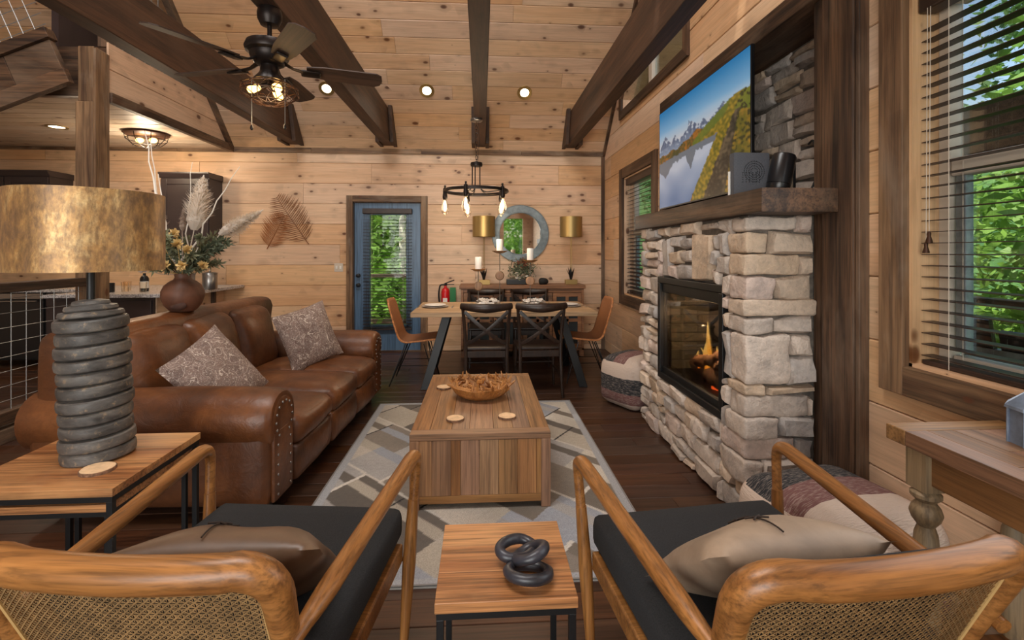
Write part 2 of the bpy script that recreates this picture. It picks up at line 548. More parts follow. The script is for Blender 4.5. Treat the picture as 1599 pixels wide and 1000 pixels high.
# ------------------------------------------------------------------ mesh helpers
class MB:
    def __init__(self):
        self.v, self.f, self.c = [], [], None

    def add(self, vs, fs):
        o = len(self.v)
        self.v.extend([tuple(p) for p in vs])
        self.f.extend([tuple(i + o for i in f) for f in fs])
        return self

    def box(self, x0, x1, y0, y1, z0, z1, mtx=None):
        vs = [Vector((x, y, z)) for x in (x0, x1) for y in (y0, y1) for z in (z0, z1)]
        if mtx:
            vs = [mtx @ p for p in vs]
        return self.add(vs, [(0, 1, 3, 2), (4, 6, 7, 5), (0, 4, 5, 1), (2, 3, 7, 6), (0, 2, 6, 4), (1, 5, 7, 3)])

    def tube(self, path, r, n=8, closed=False, flat=1.0, up=(0, 0, 1), caps=True):
        P = [Vector(p) for p in path]
        m = len(P)
        rr = r if isinstance(r, (list, tuple)) else [r] * m
        ref = Vector(up)
        vs, fs = [], []
        for i in range(m):
            if closed:
                t = P[(i + 1) % m] - P[i - 1]
            else:
                t = P[min(i + 1, m - 1)] - P[max(i - 1, 0)]
            t.normalize()
            a = ref - t * ref.dot(t)
            if a.length < 1e-3:
                a = t.orthogonal()
            a.normalize()
            ref = a if not closed else ref
            b = t.cross(a)
            for k in range(n):
                w = 2 * math.pi * k / n
                vs.append(P[i] + a * math.cos(w) * rr[i] * flat + b * math.sin(w) * rr[i])
        for i in range(m if closed else m - 1):
            j = (i + 1) % m
            for k in range(n):
                fs.append((i * n + k, i * n + (k + 1) % n, j * n + (k + 1) % n, j * n + k))
        if not closed and caps:
            fs.append(tuple(range(n)))
            fs.append(tuple((m - 1) * n + k for k in range(n)))
        return self.add(vs, fs)

    def cyl(self, p0, p1, r0, r1=None, n=12):
        return self.tube([p0, p1], [r0, r0 if r1 is None else r1], n)

    def lathe(self, prof, n=24, mtx=None, caps=True):
        vs, fs = [], []
        for r, z in prof:
            for k in range(n):
                w = 2 * math.pi * k / n
                p = Vector((r * math.cos(w), r * math.sin(w), z))
                vs.append(mtx @ p if mtx else p)
        m = len(prof)
        for i in range(m - 1):
            for k in range(n):
                fs.append((i * n + k, i * n + (k + 1) % n, (i + 1) * n + (k + 1) % n, (i + 1) * n + k))
        if caps:
            fs.append(tuple(range(n)))
            fs.append(tuple((m - 1) * n + k for k in range(n)))
        return self.add(vs, fs)

    def prism(self, poly, axis, a, b):
        def p3(u, v, w):
            return [(w, u, v), (u, w, v), (u, v, w)][axis]
        n = len(poly)
        vs = [p3(u, v, a) for u, v in poly] + [p3(u, v, b) for u, v in poly]
        fs = [tuple(range(n)), tuple(range(n, 2 * n))]
        fs += [(i, (i + 1) % n, n + (i + 1) % n, n + i) for i in range(n)]
        return self.add(vs, fs)

    def grid(self, nu, nv, fn):
        vs = [fn(i / nu, j / nv) for i in range(nu + 1) for j in range(nv + 1)]
        fs = [(i * (nv + 1) + j, (i + 1) * (nv + 1) + j, (i + 1) * (nv + 1) + j + 1, i * (nv + 1) + j + 1)
              for i in range(nu) for j in range(nv)]
        return self.add(vs, fs)

    def ball(self, c, r, nu=12, nv=8, sc=(1, 1, 1)):
        c = Vector(c)
        prof = []
        for i in range(nv + 1):
            a = math.pi * i / nv
            prof.append((max(1e-4, r * math.sin(a)), -r * math.cos(a)))
        m = Matrix.Translation(c) @ Matrix.Diagonal((sc[0], sc[1], sc[2], 1))
        return self.lathe(prof, nu, m)

    def softbox(self, lo, hi, r, n=6, puff=(0, 0, 0), wob=0.0, seed=0, mtx=None, puffneg=(0, 0, 0)):
        lo, hi = Vector(lo), Vector(hi)
        c, h = (lo + hi) / 2, (hi - lo) / 2
        r = min(r, h.x, h.y, h.z)
        ts = [math.sin(math.pi / 2 * (-1 + 2 * i / n)) for i in range(n + 1)]
        idx, vs, fs = {}, [], []

        def vid(t):
            key = (round(t[0], 5), round(t[1], 5), round(t[2], 5))
            if key in idx:
                return idx[key]
            p = Vector([c[k] + h[k] * t[k] for k in range(3)])
            q = Vector([min(max(p[k], lo[k] + r), hi[k] - r) for k in range(3)])
            d = p - q
            if d.length > 1e-9:
                p = q + d.normalized() * r
            for k in range(3):
                a, b = (k + 1) % 3, (k + 2) % 3
                w = (1 - t[a] ** 2) * (1 - t[b] ** 2)
                if t[k] > 0:
                    p[k] += puff[k] * w * t[k]
                else:
                    p[k] += puffneg[k] * w * t[k]
            if wob:
                p += noise.noise_vector(p * 6.0 + Vector((seed * 7.1, seed * 3.3, seed))) * wob
                if wob > 0.0125 and r < 0.019:
                    p += noise.noise_vector(p * 21.0 + Vector((seed, 1, seed * 2))) * 0.007
            if mtx:
                p = mtx @ p
            idx[key] = len(vs)
            vs.append(p)
            return idx[key]
        for k in range(3):
            for s in (-1, 1):
                for i in range(n):
                    for j in range(n):
                        q = []
                        for a, b in ((i, j), (i + 1, j), (i + 1, j + 1), (i, j + 1)):
                            t = [0, 0, 0]
                            t[k] = s
                            t[(k + 1) % 3] = ts[a]
                            t[(k + 2) % 3] = ts[b]
                            q.append(vid(t))
                        fs.append(tuple(q))
        return self.add(vs, fs)

    def pillow(self, w, h, t, n=14, mtx=None, seed=0, pinch=0.06):
        def surf(sg):
            def fn(a, b):
                u, v = 2 * a - 1, 2 * b - 1
                k = (max(0, 1 - abs(u) ** 2.6) ** 0.62) * (max(0, 1 - abs(v) ** 2.6) ** 0.62)
                x = u * w / 2 * (1 - pinch * (1 - v * v))
                y = v * h / 2 * (1 - pinch * (1 - u * u))
                z = sg * t / 2 * k
                p = Vector((x, y, z))
                nz = noise.noise(p * 7 + Vector((seed * 5.3, 1.7, 0))) * 0.016 * k
                p.z += sg * nz
                return mtx @ p if mtx else p
            return fn
        self.grid(n, n, surf(1))
        return self.grid(n, n, surf(-1))

    def build(self, name, mat, parent=None, smooth=True, bevel=0.0, angle=42, merge=False, normals=True):
        me = bpy.data.meshes.new(name)
        me.from_pydata(self.v, [], self.f)
        if normals and len(self.f) < 30000:
            bm = bmesh.new()
            bm.from_mesh(me)
            if merge:
                bmesh.ops.remove_doubles(bm, verts=bm.verts, dist=1e-5)
            bmesh.ops.recalc_face_normals(bm, faces=bm.faces)
            bm.to_mesh(me)
            bm.free()
        if smooth:
            me.shade_smooth()
            me.set_sharp_from_angle(angle=R(angle))
        me.materials.append(M[mat] if isinstance(mat, str) else mat)
        o = bpy.data.objects.new(name, me)
        COL.objects.link(o)
        if parent:
            o.parent = parent
        if bevel:
            b = o.modifiers.new('edge', 'BEVEL')
            b.width = bevel
            b.segments = 2
            b.limit_method = 'ANGLE'
        return o


def tag(o, label, cat, group=None):
    o['label'] = label
    o['category'] = cat
    if group:
        o['group'] = group
    return o


def thing(name, label, cat, loc=(0, 0, 0), rz=0.0, group=None):
    o = bpy.data.objects.new(name, None)
    o.empty_display_size = 0.1
    COL.objects.link(o)
    o.location = loc
    o.rotation_euler = (0, 0, R(rz))
    return tag(o, label, cat, group)


def struct(o):
    o['kind'] = 'structure'
    return o


def holder(name):
    o = bpy.data.objects.new(name, None)
    COL.objects.link(o)
    return struct(o)


def stuff(o):
    o['kind'] = 'stuff'
    return o


def dup(root, loc, rz, label=None):
    kids = {}
    for o in COL.objects:
        if o.parent:
            kids.setdefault(o.parent.name, []).append(o)

    def cp(o, parent):
        c = o.copy()
        COL.objects.link(c)
        if parent:
            c.parent = parent
        for k in kids.get(o.name, []):
            cp(k, c)
        return c
    r = cp(root, None)
    r.location = loc
    r.rotation_euler = (0, 0, R(rz))
    if label:
        r['label'] = label
    return r


def share(o, parent, loc=None, rot=None):
    c = o.copy()
    COL.objects.link(c)
    c.parent = parent
    if loc is not None:
        c.location = loc
    if rot is not None:
        c.rotation_euler = rot
    return c


def rot_to(d):
    return Vector(d).to_track_quat('Z', 'Y').to_matrix().to_4x4()


def arc(c, r, a0, a1, n, plane='xy'):
    out = []
    for i in range(n + 1):
        a = R(a0 + (a1 - a0) * i / n)
        u, v = r * math.cos(a), r * math.sin(a)
        out.append({'xy': (c[0] + u, c[1] + v, c[2]), 'xz': (c[0] + u, c[1], c[2] + v), 'yz': (c[0], c[1] + u, c[2] + v)}[plane])
    return out


def smooth_path(pts, rad, n=5):
    """polyline with rounded corners"""
    P = [Vector(p) for p in pts]
    out = [P[0]]
    for i in range(1, len(P) - 1):
        a, b, c = P[i - 1], P[i], P[i + 1]
        r = min(rad, (a - b).length * 0.48, (c - b).length * 0.48)
        p0 = b + (a - b).normalized() * r
        p1 = b + (c - b).normalized() * r
        for k in range(n + 1):
            t = k / n
            out.append(p0 * (1 - t) ** 2 + b * 2 * t * (1 - t) + p1 * t * t)
    out.append(P[-1])
    return out


def plank_run(parent, mat, O, U, V, N, rows, span, holes=(), seg=(1.4, 3.2), seed=1, t=0.018, name='plank', cham=0.005, gap=0.0015):
    """boards along U stacked along V; span(v) -> (u0, u1); holes are (u0, u1, v0, v1); every board its own object"""
    rnd = random.Random(seed)
    O, U, V, N = Vector(O), Vector(U), Vector(V), Vector(N)

    def P(u, v, d):
        return O + U * u + V * v + N * d
    for (v0, v1) in rows:
        cuts = sorted({v0, v1} | {h[k] for h in holes for k in (2, 3) if v0 + 0.004 < h[k] < v1 - 0.004})
        lo = min(span(v0)[0], span(v1)[0])
        hi = max(span(v0)[1], span(v1)[1])
        full = [h for h in holes if h[2] <= v0 + 0.004 and h[3] >= v1 - 0.004]
        joints = [lo]
        u = lo + rnd.uniform(0.5, seg[1])
        while u < hi - 0.35:
            joints.append(u)
            u += rnd.uniform(*seg)
        joints.append(hi)
        for h in full:
            joints += [h[0], h[1]]
        joints = sorted(j for j in set(joints) if lo <= j <= hi)
        proud = 0
        for a, b in zip(joints, joints[1:]):
            if b - a < 0.02:
                continue
            mb = MB()
            proud = rnd.uniform(-0.0012, 0.0012)
            for c0, c1 in zip(cuts, cuts[1:]):
                ivs = [(a, b)]
                mid = (c0 + c1) / 2
                for h in holes:
                    if h[2] < mid < h[3]:
                        nx = []
                        for p, q in ivs:
                            if h[1] <= p or h[0] >= q:
                                nx.append((p, q))
                            else:
                                if h[0] > p:
                                    nx.append((p, h[0]))
                                if h[1] < q:
                                    nx.append((h[1], q))
                        ivs = nx
                for p, q in ivs:
                    if q - p < 0.015:
                        continue
                    first, last = c0 == cuts[0], c1 == cuts[-1]
                    prof = [(c0 + (gap if first else 0), -t)]
                    prof += [(c0 + gap, proud - cham), (c0 + cham + gap, proud)] if first else [(c0, proud)]
                    prof += [(c1 - cham - gap, proud), (c1 - gap, proud - cham)] if last else [(c1, proud)]
                    prof += [(c1 - (gap if last else 0), -t)]
                    vs = []
                    for side in (0, 1):
                        for v, d in prof:
                            s0, s1 = span(v)
                            uu = max(p + (gap if p > lo + 1e-6 else 0), s0) if side == 0 else min(q - (gap if q < hi - 1e-6 else 0), s1)
                            vs.append(P(uu, v, d))
                    n = len(prof)
                    if (vs[n] - vs[0]).dot(U) <= 0 and (vs[2 * n - 1] - vs[n - 1]).dot(U) <= 0:
                        continue
                    fs = [tuple(range(n)), tuple(range(n, 2 * n))] + [(i, (i + 1) % n, n + (i + 1) % n, n + i) for i in range(n)]
                    mb.add(vs, fs)
            if mb.v:
                mb.build(name, mat, parent, smooth=False)


def rows_of(v0, v1, w, first=None):
    out = []
    v = v0
    if first:
        out.append((v0, v0 + first))
        v = v0 + first
    while v < v1 - 0.01:
        out.append((v, min(v + w, v1)))
        v += w
    return out

# ------------------------------------------------------------------ room shell
WX, WY, EAVE = 1.72, 6.70, 2.74          # right wall, back wall, eave height
LX, RY = -7.0, -3.0                      # left wall, wall behind the camera
S2 = math.sqrt(0.5)
X, Y, Z = (1, 0, 0), (0, 1, 0), (0, 0, 1)

floor = struct(MB().box(LX, WX, RY, WY, -0.12, -0.012).build('floor', 'floor', smooth=False))
plank_run(floor, 'floor', (-6.3, 0.35, 0), X, Y, Z, rows_of(0, WY - 0.35, 0.142), lambda v: (0, 6.3 + WX), seg=(1.2, 2.3), seed=3, cham=0.002, gap=0.0008)
MB().box(LX, WX, RY, 0.35, -0.012, 0).build('board_field', 'floor', floor, smooth=False)
MB().box(LX, -6.3, 0.35, WY, -0.012, 0).build('board_field', 'floor', floor, smooth=False)

# back wall with the door opening
DX0, DX1, DZ = -1.745, -0.825, 2.045
wall_back = holder('wall_back')
MB().box(LX, DX0, WY + 0.018, WY + 0.16, 0, 2.76).box(DX1, WX + 0.1, WY + 0.018, WY + 0.16, 0, 2.76).box(DX0, DX1, WY + 0.018, WY + 0.16, DZ, 2.76).build('wall_core', 'pine_x', wall_back, smooth=False)
plank_run(wall_back, 'pine_x', (LX, WY, 0), X, Z, (0, -1, 0), rows_of(0, EAVE, 0.277, 0.077), lambda v: (0, WX - LX), [(DX0 - LX, DX1 - LX, -1, DZ)], seg=(1.9, 3.6), seed=11, t=0.019)

# right wall: near window, niche over the fireplace, far window, gable window
W1 = (0.45, 1.845, 0.90, 2.40)
NI = (2.36, 4.30, 1.50, 2.70)
W2 = (4.74, 5.75, 0.85, 2.25)
holes = [W1, NI, W2]
gz = 3.08
while gz < 5.35:
    holes.append((3.99, max(4.0, min(5.80, 9.44 - gz - 0.38)), gz, gz + 0.09))
    gz += 0.09


def gable(v):
    k = max(0.0, v - EAVE)
    return (RY + k, WY - k)


wall_right = holder('wall_right')
core = [(0, 0.0001, EAVE, 20)]
plank_run(wall_right, 'pine_y', (WX + 0.019, 0, 0), Y, Z, (-1, 0, 0), [(0, 7.55)], gable, holes + [(50, 51, EAVE, 7.5)], seg=(99, 100), t=0.14, cham=0.0001, gap=0, name='wall_core')
plank_run(wall_right, 'pine_y', (WX, 0, 0), Y, Z, (-1, 0, 0), rows_of(0, 5.5, 0.277, 0.144), lambda v: (max(0.2, gable(v)[0]), gable(v)[1]), holes + [(50, 51, EAVE, 7.5)], seg=(1.6, 3.2), seed=23, t=0.018)
MB().box(WX, WX + 0.019, RY, 0.2, 0, EAVE).build('board_field', 'pine_y', wall_right, smooth=False)

wall_left = struct(MB().box(LX - 0.15, LX, RY, WY, 0, EAVE).prism([(RY, EAVE), (WY, EAVE), ((RY + WY) / 2, EAVE + (WY - RY) / 2)], 0, LX - 0.15, LX).build('wall_left', 'pine_y', smooth=False))
wall_front = holder('wall_front')
mb = MB()
for x0, x1, z0, z1 in ((LX, -3.4, 0, EAVE), (0.5, 0.75, 0, EAVE), (1.40, WX, 0, EAVE), (-3.4, 0.5, 0, 0.35), (-3.4, 0.5, 2.55, EAVE), (0.75, 1.40, 0, 0.5), (0.75, 1.40, 2.5, EAVE)):
    mb.box(x0, x1, RY - 0.15, RY, z0, z1)
mb.build('wall_core', 'pine_x', wall_front, smooth=False)
for x in (-3.4, -2.13, -0.83, 0.44):
    MB().box(x, x + 0.06, RY - 0.1, RY - 0.03, 0.35, 2.55).build('window_frame', 'dark_z', wall_front, smooth=False)
MB().box(-3.4, 0.5, RY - 0.07, RY - 0.06, 0.35, 2.55).build('pane', 'glass', wall_front, smooth=False)
MB().box(0.75, 1.4, RY - 0.07, RY - 0.06, 0.5, 2.5).build('pane', 'glass', wall_front, smooth=False)

SL = (WY - RY) / 2 * math.sqrt(2)
ceiling = holder('ceiling')
OC = Vector((LX, WY, EAVE))
NC = Vector((0, -S2, -S2))
plank_run(ceiling, 'pine_x', OC - NC * 0.019, X, (0, -S2, S2), NC, [(0, SL)], lambda v: (0, WX - LX + 0.95), seg=(99, 100), t=0.1, cham=0.0001, gap=0, name='ceiling_core')
plank_run(ceiling, 'pine_x', OC, X, (0, -S2, S2), NC, rows_of(0, 3.72, 0.192), lambda v: (0, WX - LX), seg=(1.5, 3.4), seed=31, t=0.018)
rear = holder('ceiling')
N2 = Vector((0, S2, -S2))
plank_run(rear, 'pine_x', Vector((LX, RY, EAVE)), X, (0, S2, S2), N2, [(0, SL)], lambda v: (0, WX - LX + 0.95), seg=(99, 100), t=0.1, cham=0.0001, gap=0, name='ceiling_core')

# kitchen ceiling under the loft, fascia of the loft edge
KX, KY = -3.33, 4.56
kit = struct(MB().box(LX, KX - 0.02, KY, WY, EAVE + 0.018, 3.2).build('ceiling', 'dark_x', smooth=False))
plank_run(kit, 'pale_x', (LX, KY, EAVE), X, Y, (0, 0, -1), rows_of(0, WY - KY, 0.178), lambda v: (0, KX - LX - 0.02), seg=(1.4, 2.6), seed=41)
fas = holder('trim_1')
plank_run(fas, 'pine_y', (KX, 0, 0), Y, Z, X, [(2.79, 3.0), (3.0, 3.24)], lambda v: (4.545, 9.44 - v), seg=(9, 10), seed=5)
MB().box(KX - 0.03, KX + 0.03, 4.545, WY - 0.02, 2.70, 2.79).build('fascia_trim', 'dark_y', fas, smooth=False, bevel=0.004)
dl = (6.9 - WY)
MB().prism([(6.72, 2.75), (6.60, 2.72), (3.1, 6.22), (3.22, 6.25)], 0, KX - 0.03, KX + 0.035).build('slope_trim', 'dark_y', fas, smooth=False)
struct(MB().prism([(4.6, 3.205), (6.1, 3.205), (4.6, 4.7)], 0, -3.86, -3.80).build('loft_dark_sheet', 'dark_cab', smooth=False))  # added dark sheet standing in for the shade inside the loft

# horizontal trim on the back wall, corner and slope trims
t2 = holder('trim_2')
rnd = random.Random(4)
x = LX
while x < WX - 0.1:
    x2 = min(x + rnd.uniform(1.3, 2.4), WX)
    MB().box(x, x2 - 0.002, WY - 0.028, WY, 2.70, 2.775).build('trim_board', 'weath_x', t2, smooth=False, bevel=0.003)
    x = x2
t3 = holder('trim_3')
MB().box(WX - 0.045, WX, WY - 0.03, WY, 0, 2.70).build('corner_trim', 'dark_z', t3, smooth=False, bevel=0.003)
MB().prism([(6.72, 2.70), (6.64, 2.70), (2.9, 6.46), (2.98, 6.46)], 0, WX - 0.03, WX - 0.001).build('slope_trim', 'dark_y', t3, smooth=False)

# tie beams with end blocks
for k, bx in enumerate((-2.47, -1.245, -0.015, 1.215)):
    b = holder('trim_%d' % (k + 4))
    z0, z1 = 2.79, 3.19
    MB().prism([(RY + 0.06, z0), (9.44 - z0 - 0.06, z0), (9.44 - z1 - 0.06, z1), (RY + 0.5, z1)], 0, bx - 0.065, bx + 0.065).build('beam', 'beam_y', b, smooth=False, bevel=0.005)
    for s in (-1, 1):
        x0, x1 = sorted((bx + s * 0.068, bx + s * 0.115))
        MB().prism([(6.30, z0 - 0.015), (9.44 - z0 - 0.05, z0 - 0.015), (9.44 - z1 - 0.02, z1 + 0.03), (6.16, z1 + 0.02)], 0, x0, x1).build('end_block', 'beam_z', b, smooth=False, bevel=0.004)

# loft post
post = holder('trim_8')
MB().box(KX - 0.155, KX - 0.01, 4.38, 4.54, 0, 2.66).build('post', 'weath_z', post, smooth=False, bevel=0.006)
MB().box(KX - 0.008, KX + 0.012, 4.38, 4.54, 0, 3.12).build('post_board', 'weath_z', post, smooth=False, bevel=0.004)
MB().box(KX - 0.14, KX - 0.01, 4.39, 4.53, 2.66, 3.14).build('post_head', 'weath_z', post, smooth=False, bevel=0.006)

# stair to the loft: boards rise to the post
stair = holder('trim_9')
mt = Matrix.Translation((-3.495, 4.36, 2.81)) @ Matrix.Rotation(R(-23), 4, 'Y')
MB().box(-1.9, 0, -0.03, 0.03, 0.0, 0.13, mt).build('stringer_trim', 'dark_x', stair, smooth=False, bevel=0.004)
MB().box(-1.9, -0.42, -0.012, 0.05, 0.135, 0.40, mt).build('stringer', 'dark_x', stair, smooth=False, bevel=0.003)
MB().box(-0.416, -0.02, -0.012, 0.05, 0.135, 0.40, mt).build('stringer', 'dark_x', stair, smooth=False, bevel=0.003)
MB().box(-1.9, 0, -0.04, 0.06, 0.405, 0.50, mt).build('stair_cap', 'dark_x', stair, smooth=False, bevel=0.004)
mb = MB()
for k in range(19):
    mb.tube([mt @ Vector((-1.9 + 0.1 * k, 0, 0.5)), mt @ Vector((-1.9 + 0.1 * k, 0, 1.0))], 0.004, 4)
for k in range(5):
    mb.tube([mt @ Vector((-1.9, 0, 0.54 + 0.1 * k)), mt @ Vector((0, 0, 0.54 + 0.1 * k))], 0.004, 4)
stuff(mb.build('wire_mesh', 'wire', stair))

# loft railing of square wire mesh over the fascia
lr = thing('loft_railing', 'wire mesh loft railing above the pine fascia, behind the dark tie beam', 'railing', (KX - 0.06, 4.60, 3.24))
mb = MB()
for k in range(18):
    mb.tube([(0, 0.1 * k, 0), (0, 0.1 * k, min(0.95, 1.48 - 0.1 * k))], 0.0042, 4)
for k in range(1, 10):
    e = min(1.75, 1.48 - 0.1 * k)
    if e > 0.1:
        mb.tube([(0, 0, 0.1 * k), (0, e, 0.1 * k)], 0.0042, 4)
stuff(mb.build('wire_mesh', 'wire', lr))
MB().box(-0.03, 0.03, 0, 0.62, 0.95, 1.01).build('top_rail', 'dark_y', lr, smooth=False, bevel=0.004)
MB().box(-0.04, 0.04, -0.05, 0.0, -0.04, 1.01).build('railing_post', 'dark_z', lr, smooth=False, bevel=0.004)

# stair guard of square wire mesh behind the sofa
sg = thing('stair_guard', 'dark timber guard rail with square wire mesh behind the brown sofa', 'railing', (-3.42, 2.74, 0))
MB().box(-0.05, 0.05, 0, 1.63, 1.07, 1.14).build('top_rail', 'dark_y', sg, smooth=False, bevel=0.005)
MB().box(-0.04, 0.04, 0, 1.63, 0.13, 0.22).build('bottom_rail', 'dark_y', sg, smooth=False, bevel=0.005)
MB().box(-0.05, 0.05, 0, 1.63, 0.0, 0.10).build('kick_board', 'dark_y', sg, smooth=False, bevel=0.005)
MB().box(-0.045, 0.045, -0.09, 0, 0.0, 1.14).build('guard_post', 'dark_z', sg, smooth=False, bevel=0.005)
mb = MB()
for k in range(14):
    mb.tube([(0, 0.06 + 0.118 * k, 0.21), (0, 0.06 + 0.118 * k, 1.08)], 0.0024, 5)
for k in range(8):
    mb.tube([(0.004, 0, 0.29 + 0.105 * k), (0.004, 1.63, 0.29 + 0.105 * k)], 0.0024, 5)
stuff(mb.build('wire_mesh', 'wire', sg))


# ------------------------------------------------------------------ windows, door, blinds
def casing(parent, boards, mat_h='dark_y', mat_v='dark_z'):
    for x0, x1, y0, y1, z0, z1, v in boards:
        MB().box(x0, x1, y0, y1, z0, z1).build('casing', mat_v if v else mat_h, parent, smooth=False, bevel=0.004)


def wall_window(name, y0, y1, z0, z1, cw, matc):
    w = holder(name)
    xf = WX - 0.03
    casing(w, [(xf, WX + 0.002, y1, y1 + cw, z0 - cw, z1 + cw, 1), (xf, WX + 0.002, y0 - cw, y0, z0 - cw, z1 + cw, 1),
               (xf, WX + 0.002, y0, y1, z0 - cw, z0, 0), (xf, WX + 0.002, y0, y1, z1, z1 + cw, 0)], matc + '_y', matc + '_z')
    d = 0.16
    e = 0.014
    MB().box(WX, WX + d, y1 - e, y1, z0, z1).build('reveal', 'pine_z', w, smooth=False)
    MB().box(WX, WX + d, y0, y0 + e, z0, z1).build('reveal', 'pine_z', w, smooth=False)
    MB().box(WX, WX + d, y0, y1, z0, z0 + e).build('reveal', 'pine_y', w, smooth=False)
    MB().box(WX, WX + d, y0, y1, z1 - e, z1).build('reveal', 'pine_y', w, smooth=False)
    xs = WX + d - 0.05
    f = 0.075
    mid = (z0 + z1) / 2 + 0.04
    for a0, a1, b0, b1 in ((y0, y0 + f, z0, z1), (y1 - f, y1, z0, z1), (y0 + f, y1 - f, z0, z0 + f * 0.8), (y0 + f, y1 - f, z1 - f, z1)):
        MB().box(xs, xs + 0.06, a0 + e, a1 - e if a1 == y1 else a1, b0, b1).build('window_frame', 'vinyl', w, smooth=False, bevel=0.006)
    MB().box(xs - 0.01, xs + 0.05, y0 + f, y1 - f, mid - 0.035, mid + 0.035).build('meeting_rail', 'vinyl', w, smooth=False, bevel=0.006)
    g2 = 0.04
    for a0, a1 in ((y0 + f, y0 + f + g2), (y1 - f - g2, y1 - f)):
        MB().box(xs + 0.01, xs + 0.045, a0, a1, z0 + f, mid).build('sash', 'galv', w, smooth=False, bevel=0.004)
    MB().box(xs + 0.03, xs + 0.034, y0 + f, y1 - f, z0 + f * 0.8, mid).build('pane', 'glass', w, smooth=False)
    MB().box(xs + 0.04, xs + 0.044, y0 + f, y1 - f, mid, z1 - f).build('pane', 'glass', w, smooth=False)
    return w


wall_window('window_1', *W1, 0.118, 'weath')
wall_window('window_2', *W2, 0.12, 'dark')


def blind(label, axis, c, lo, hi, z0, z1, pitch, depth, tilt, group=None, tassel=False):
    """slats run along axis ('x' or 'y') between lo and hi at cross position c"""
    t = thing('window_blind', label, 'blind', (c, lo, z0) if axis == 'y' else (lo, c, z0))
    L = hi - lo

    def bx(mb, a0, a1, d0, d1, e0, e1, m=None):
        return mb.box(d0, d1, a0, a1, e0, e1, m) if axis == 'y' else mb.box(a0, a1, d0, d1, e0, e1, m)
    H = z1 - z0
    bx(MB(), 0.0, L, -depth * 0.75, depth * 0.75, H - 0.075, H).build('head_rail', 'blind', t, smooth=False, bevel=0.008)
    bx(MB(), 0.004, L - 0.004, -depth / 2, depth / 2, 0, 0.018).build('bottom_rail', 'blind', t, smooth=False, bevel=0.004)
    n = int((H - 0.11) / pitch)
    first = None
    rot = (0, R(tilt), 0) if axis == 'y' else (R(tilt), 0, 0)
    for k in range(n):
        zz = 0.035 + pitch * k
        if first is None:
            first = bx(MB(), 0.004, L - 0.004, -depth / 2, depth / 2, -0.0014, 0.0014).build('slat', 'blind', t, smooth=False)
            first.location = (0, 0, zz)
            first.rotation_euler = rot
        else:
            share(first, t, (0, 0, zz), rot)
    for a in (0.12, L - 0.12):
        for d in (-depth / 2 - 0.003, depth / 2 + 0.003):
            p0, p1 = ((d, a, 0), (d, a, H - 0.07)) if axis == 'y' else ((a, d, 0), (a, d, H - 0.07))
            MB().tube([p0, p1], 0.0012, 4).build('ladder_cord', 'vinyl', t)
    if tassel:
        for k, (dy, zt) in enumerate(((0.055, 0.48), (0.042, 0.44))):
            yy = L - dy
            MB().tube([(-depth / 2 - 0.012, yy, H - 0.07), (-depth / 2 - 0.014, yy + 0.004, zt + 0.045)], 0.0014, 4).build('pull_cord', 'vinyl', t)
            MB().lathe([(0.003, 0.045), (0.007, 0.036), (0.006, 0.026), (0.011, 0.008), (0.012, 0.0)], 10, Matrix.Translation((-depth / 2 - 0.014, yy + 0.004, zt))).build('tassel', 'cage_copper', t)
    return t


blind('dark brown slatted blind in the near window beside the wooden console', 'y', WX + 0.055, W1[0] + 0.02, W1[1] - 0.02, W1[2] + 0.016, W1[3] - 0.015, 0.0445, 0.05, -2, tassel=True)
blind('dark brown slatted blind in the far window behind the television', 'y', WX + 0.05, W2[0] + 0.02, W2[1] - 0.02, W2[2] + 0.016, W2[3] - 0.015, 0.0445, 0.05, -14)

# gable window: trapezoid that follows the roof
gw = holder('window_3')
pin = [(3.99, 3.08), (5.80, 3.08), (5.80, 3.22), (3.99, 5.03)]
pout = [(3.90, 2.99), (5.89, 2.99), (5.89, 3.28), (3.90, 5.27)]
for i, m in enumerate(('dark_y', 'dark_z', 'dark_y', 'dark_z')):
    j = (i + 1) % 4
    MB().prism([pout[i], pout[j], pin[j], pin[i]], 0, WX - 0.028, WX + 0.002).build('casing', m, gw, smooth=False)
    a, b = Vector(pin[i]), Vector(pin[j])
    n_ = Vector((-(b - a).y, (b - a).x)).normalized() * 0.014
    MB().prism([tuple(a), tuple(b), tuple(b + n_), tuple(a + n_)], 0, WX, WX + 0.16).build('reveal', 'pine_y', gw, smooth=False)
MB().prism(pin, 0, WX + 0.115, WX + 0.12).build('pane', 'glass', gw, smooth=False)
MB().prism([(5.02, 3.09), (5.12, 3.09), (5.12, 3.88), (5.02, 3.98)], 0, WX + 0.08, WX + 0.14).build('mullion', 'vinyl', gw, smooth=False, bevel=0.004)

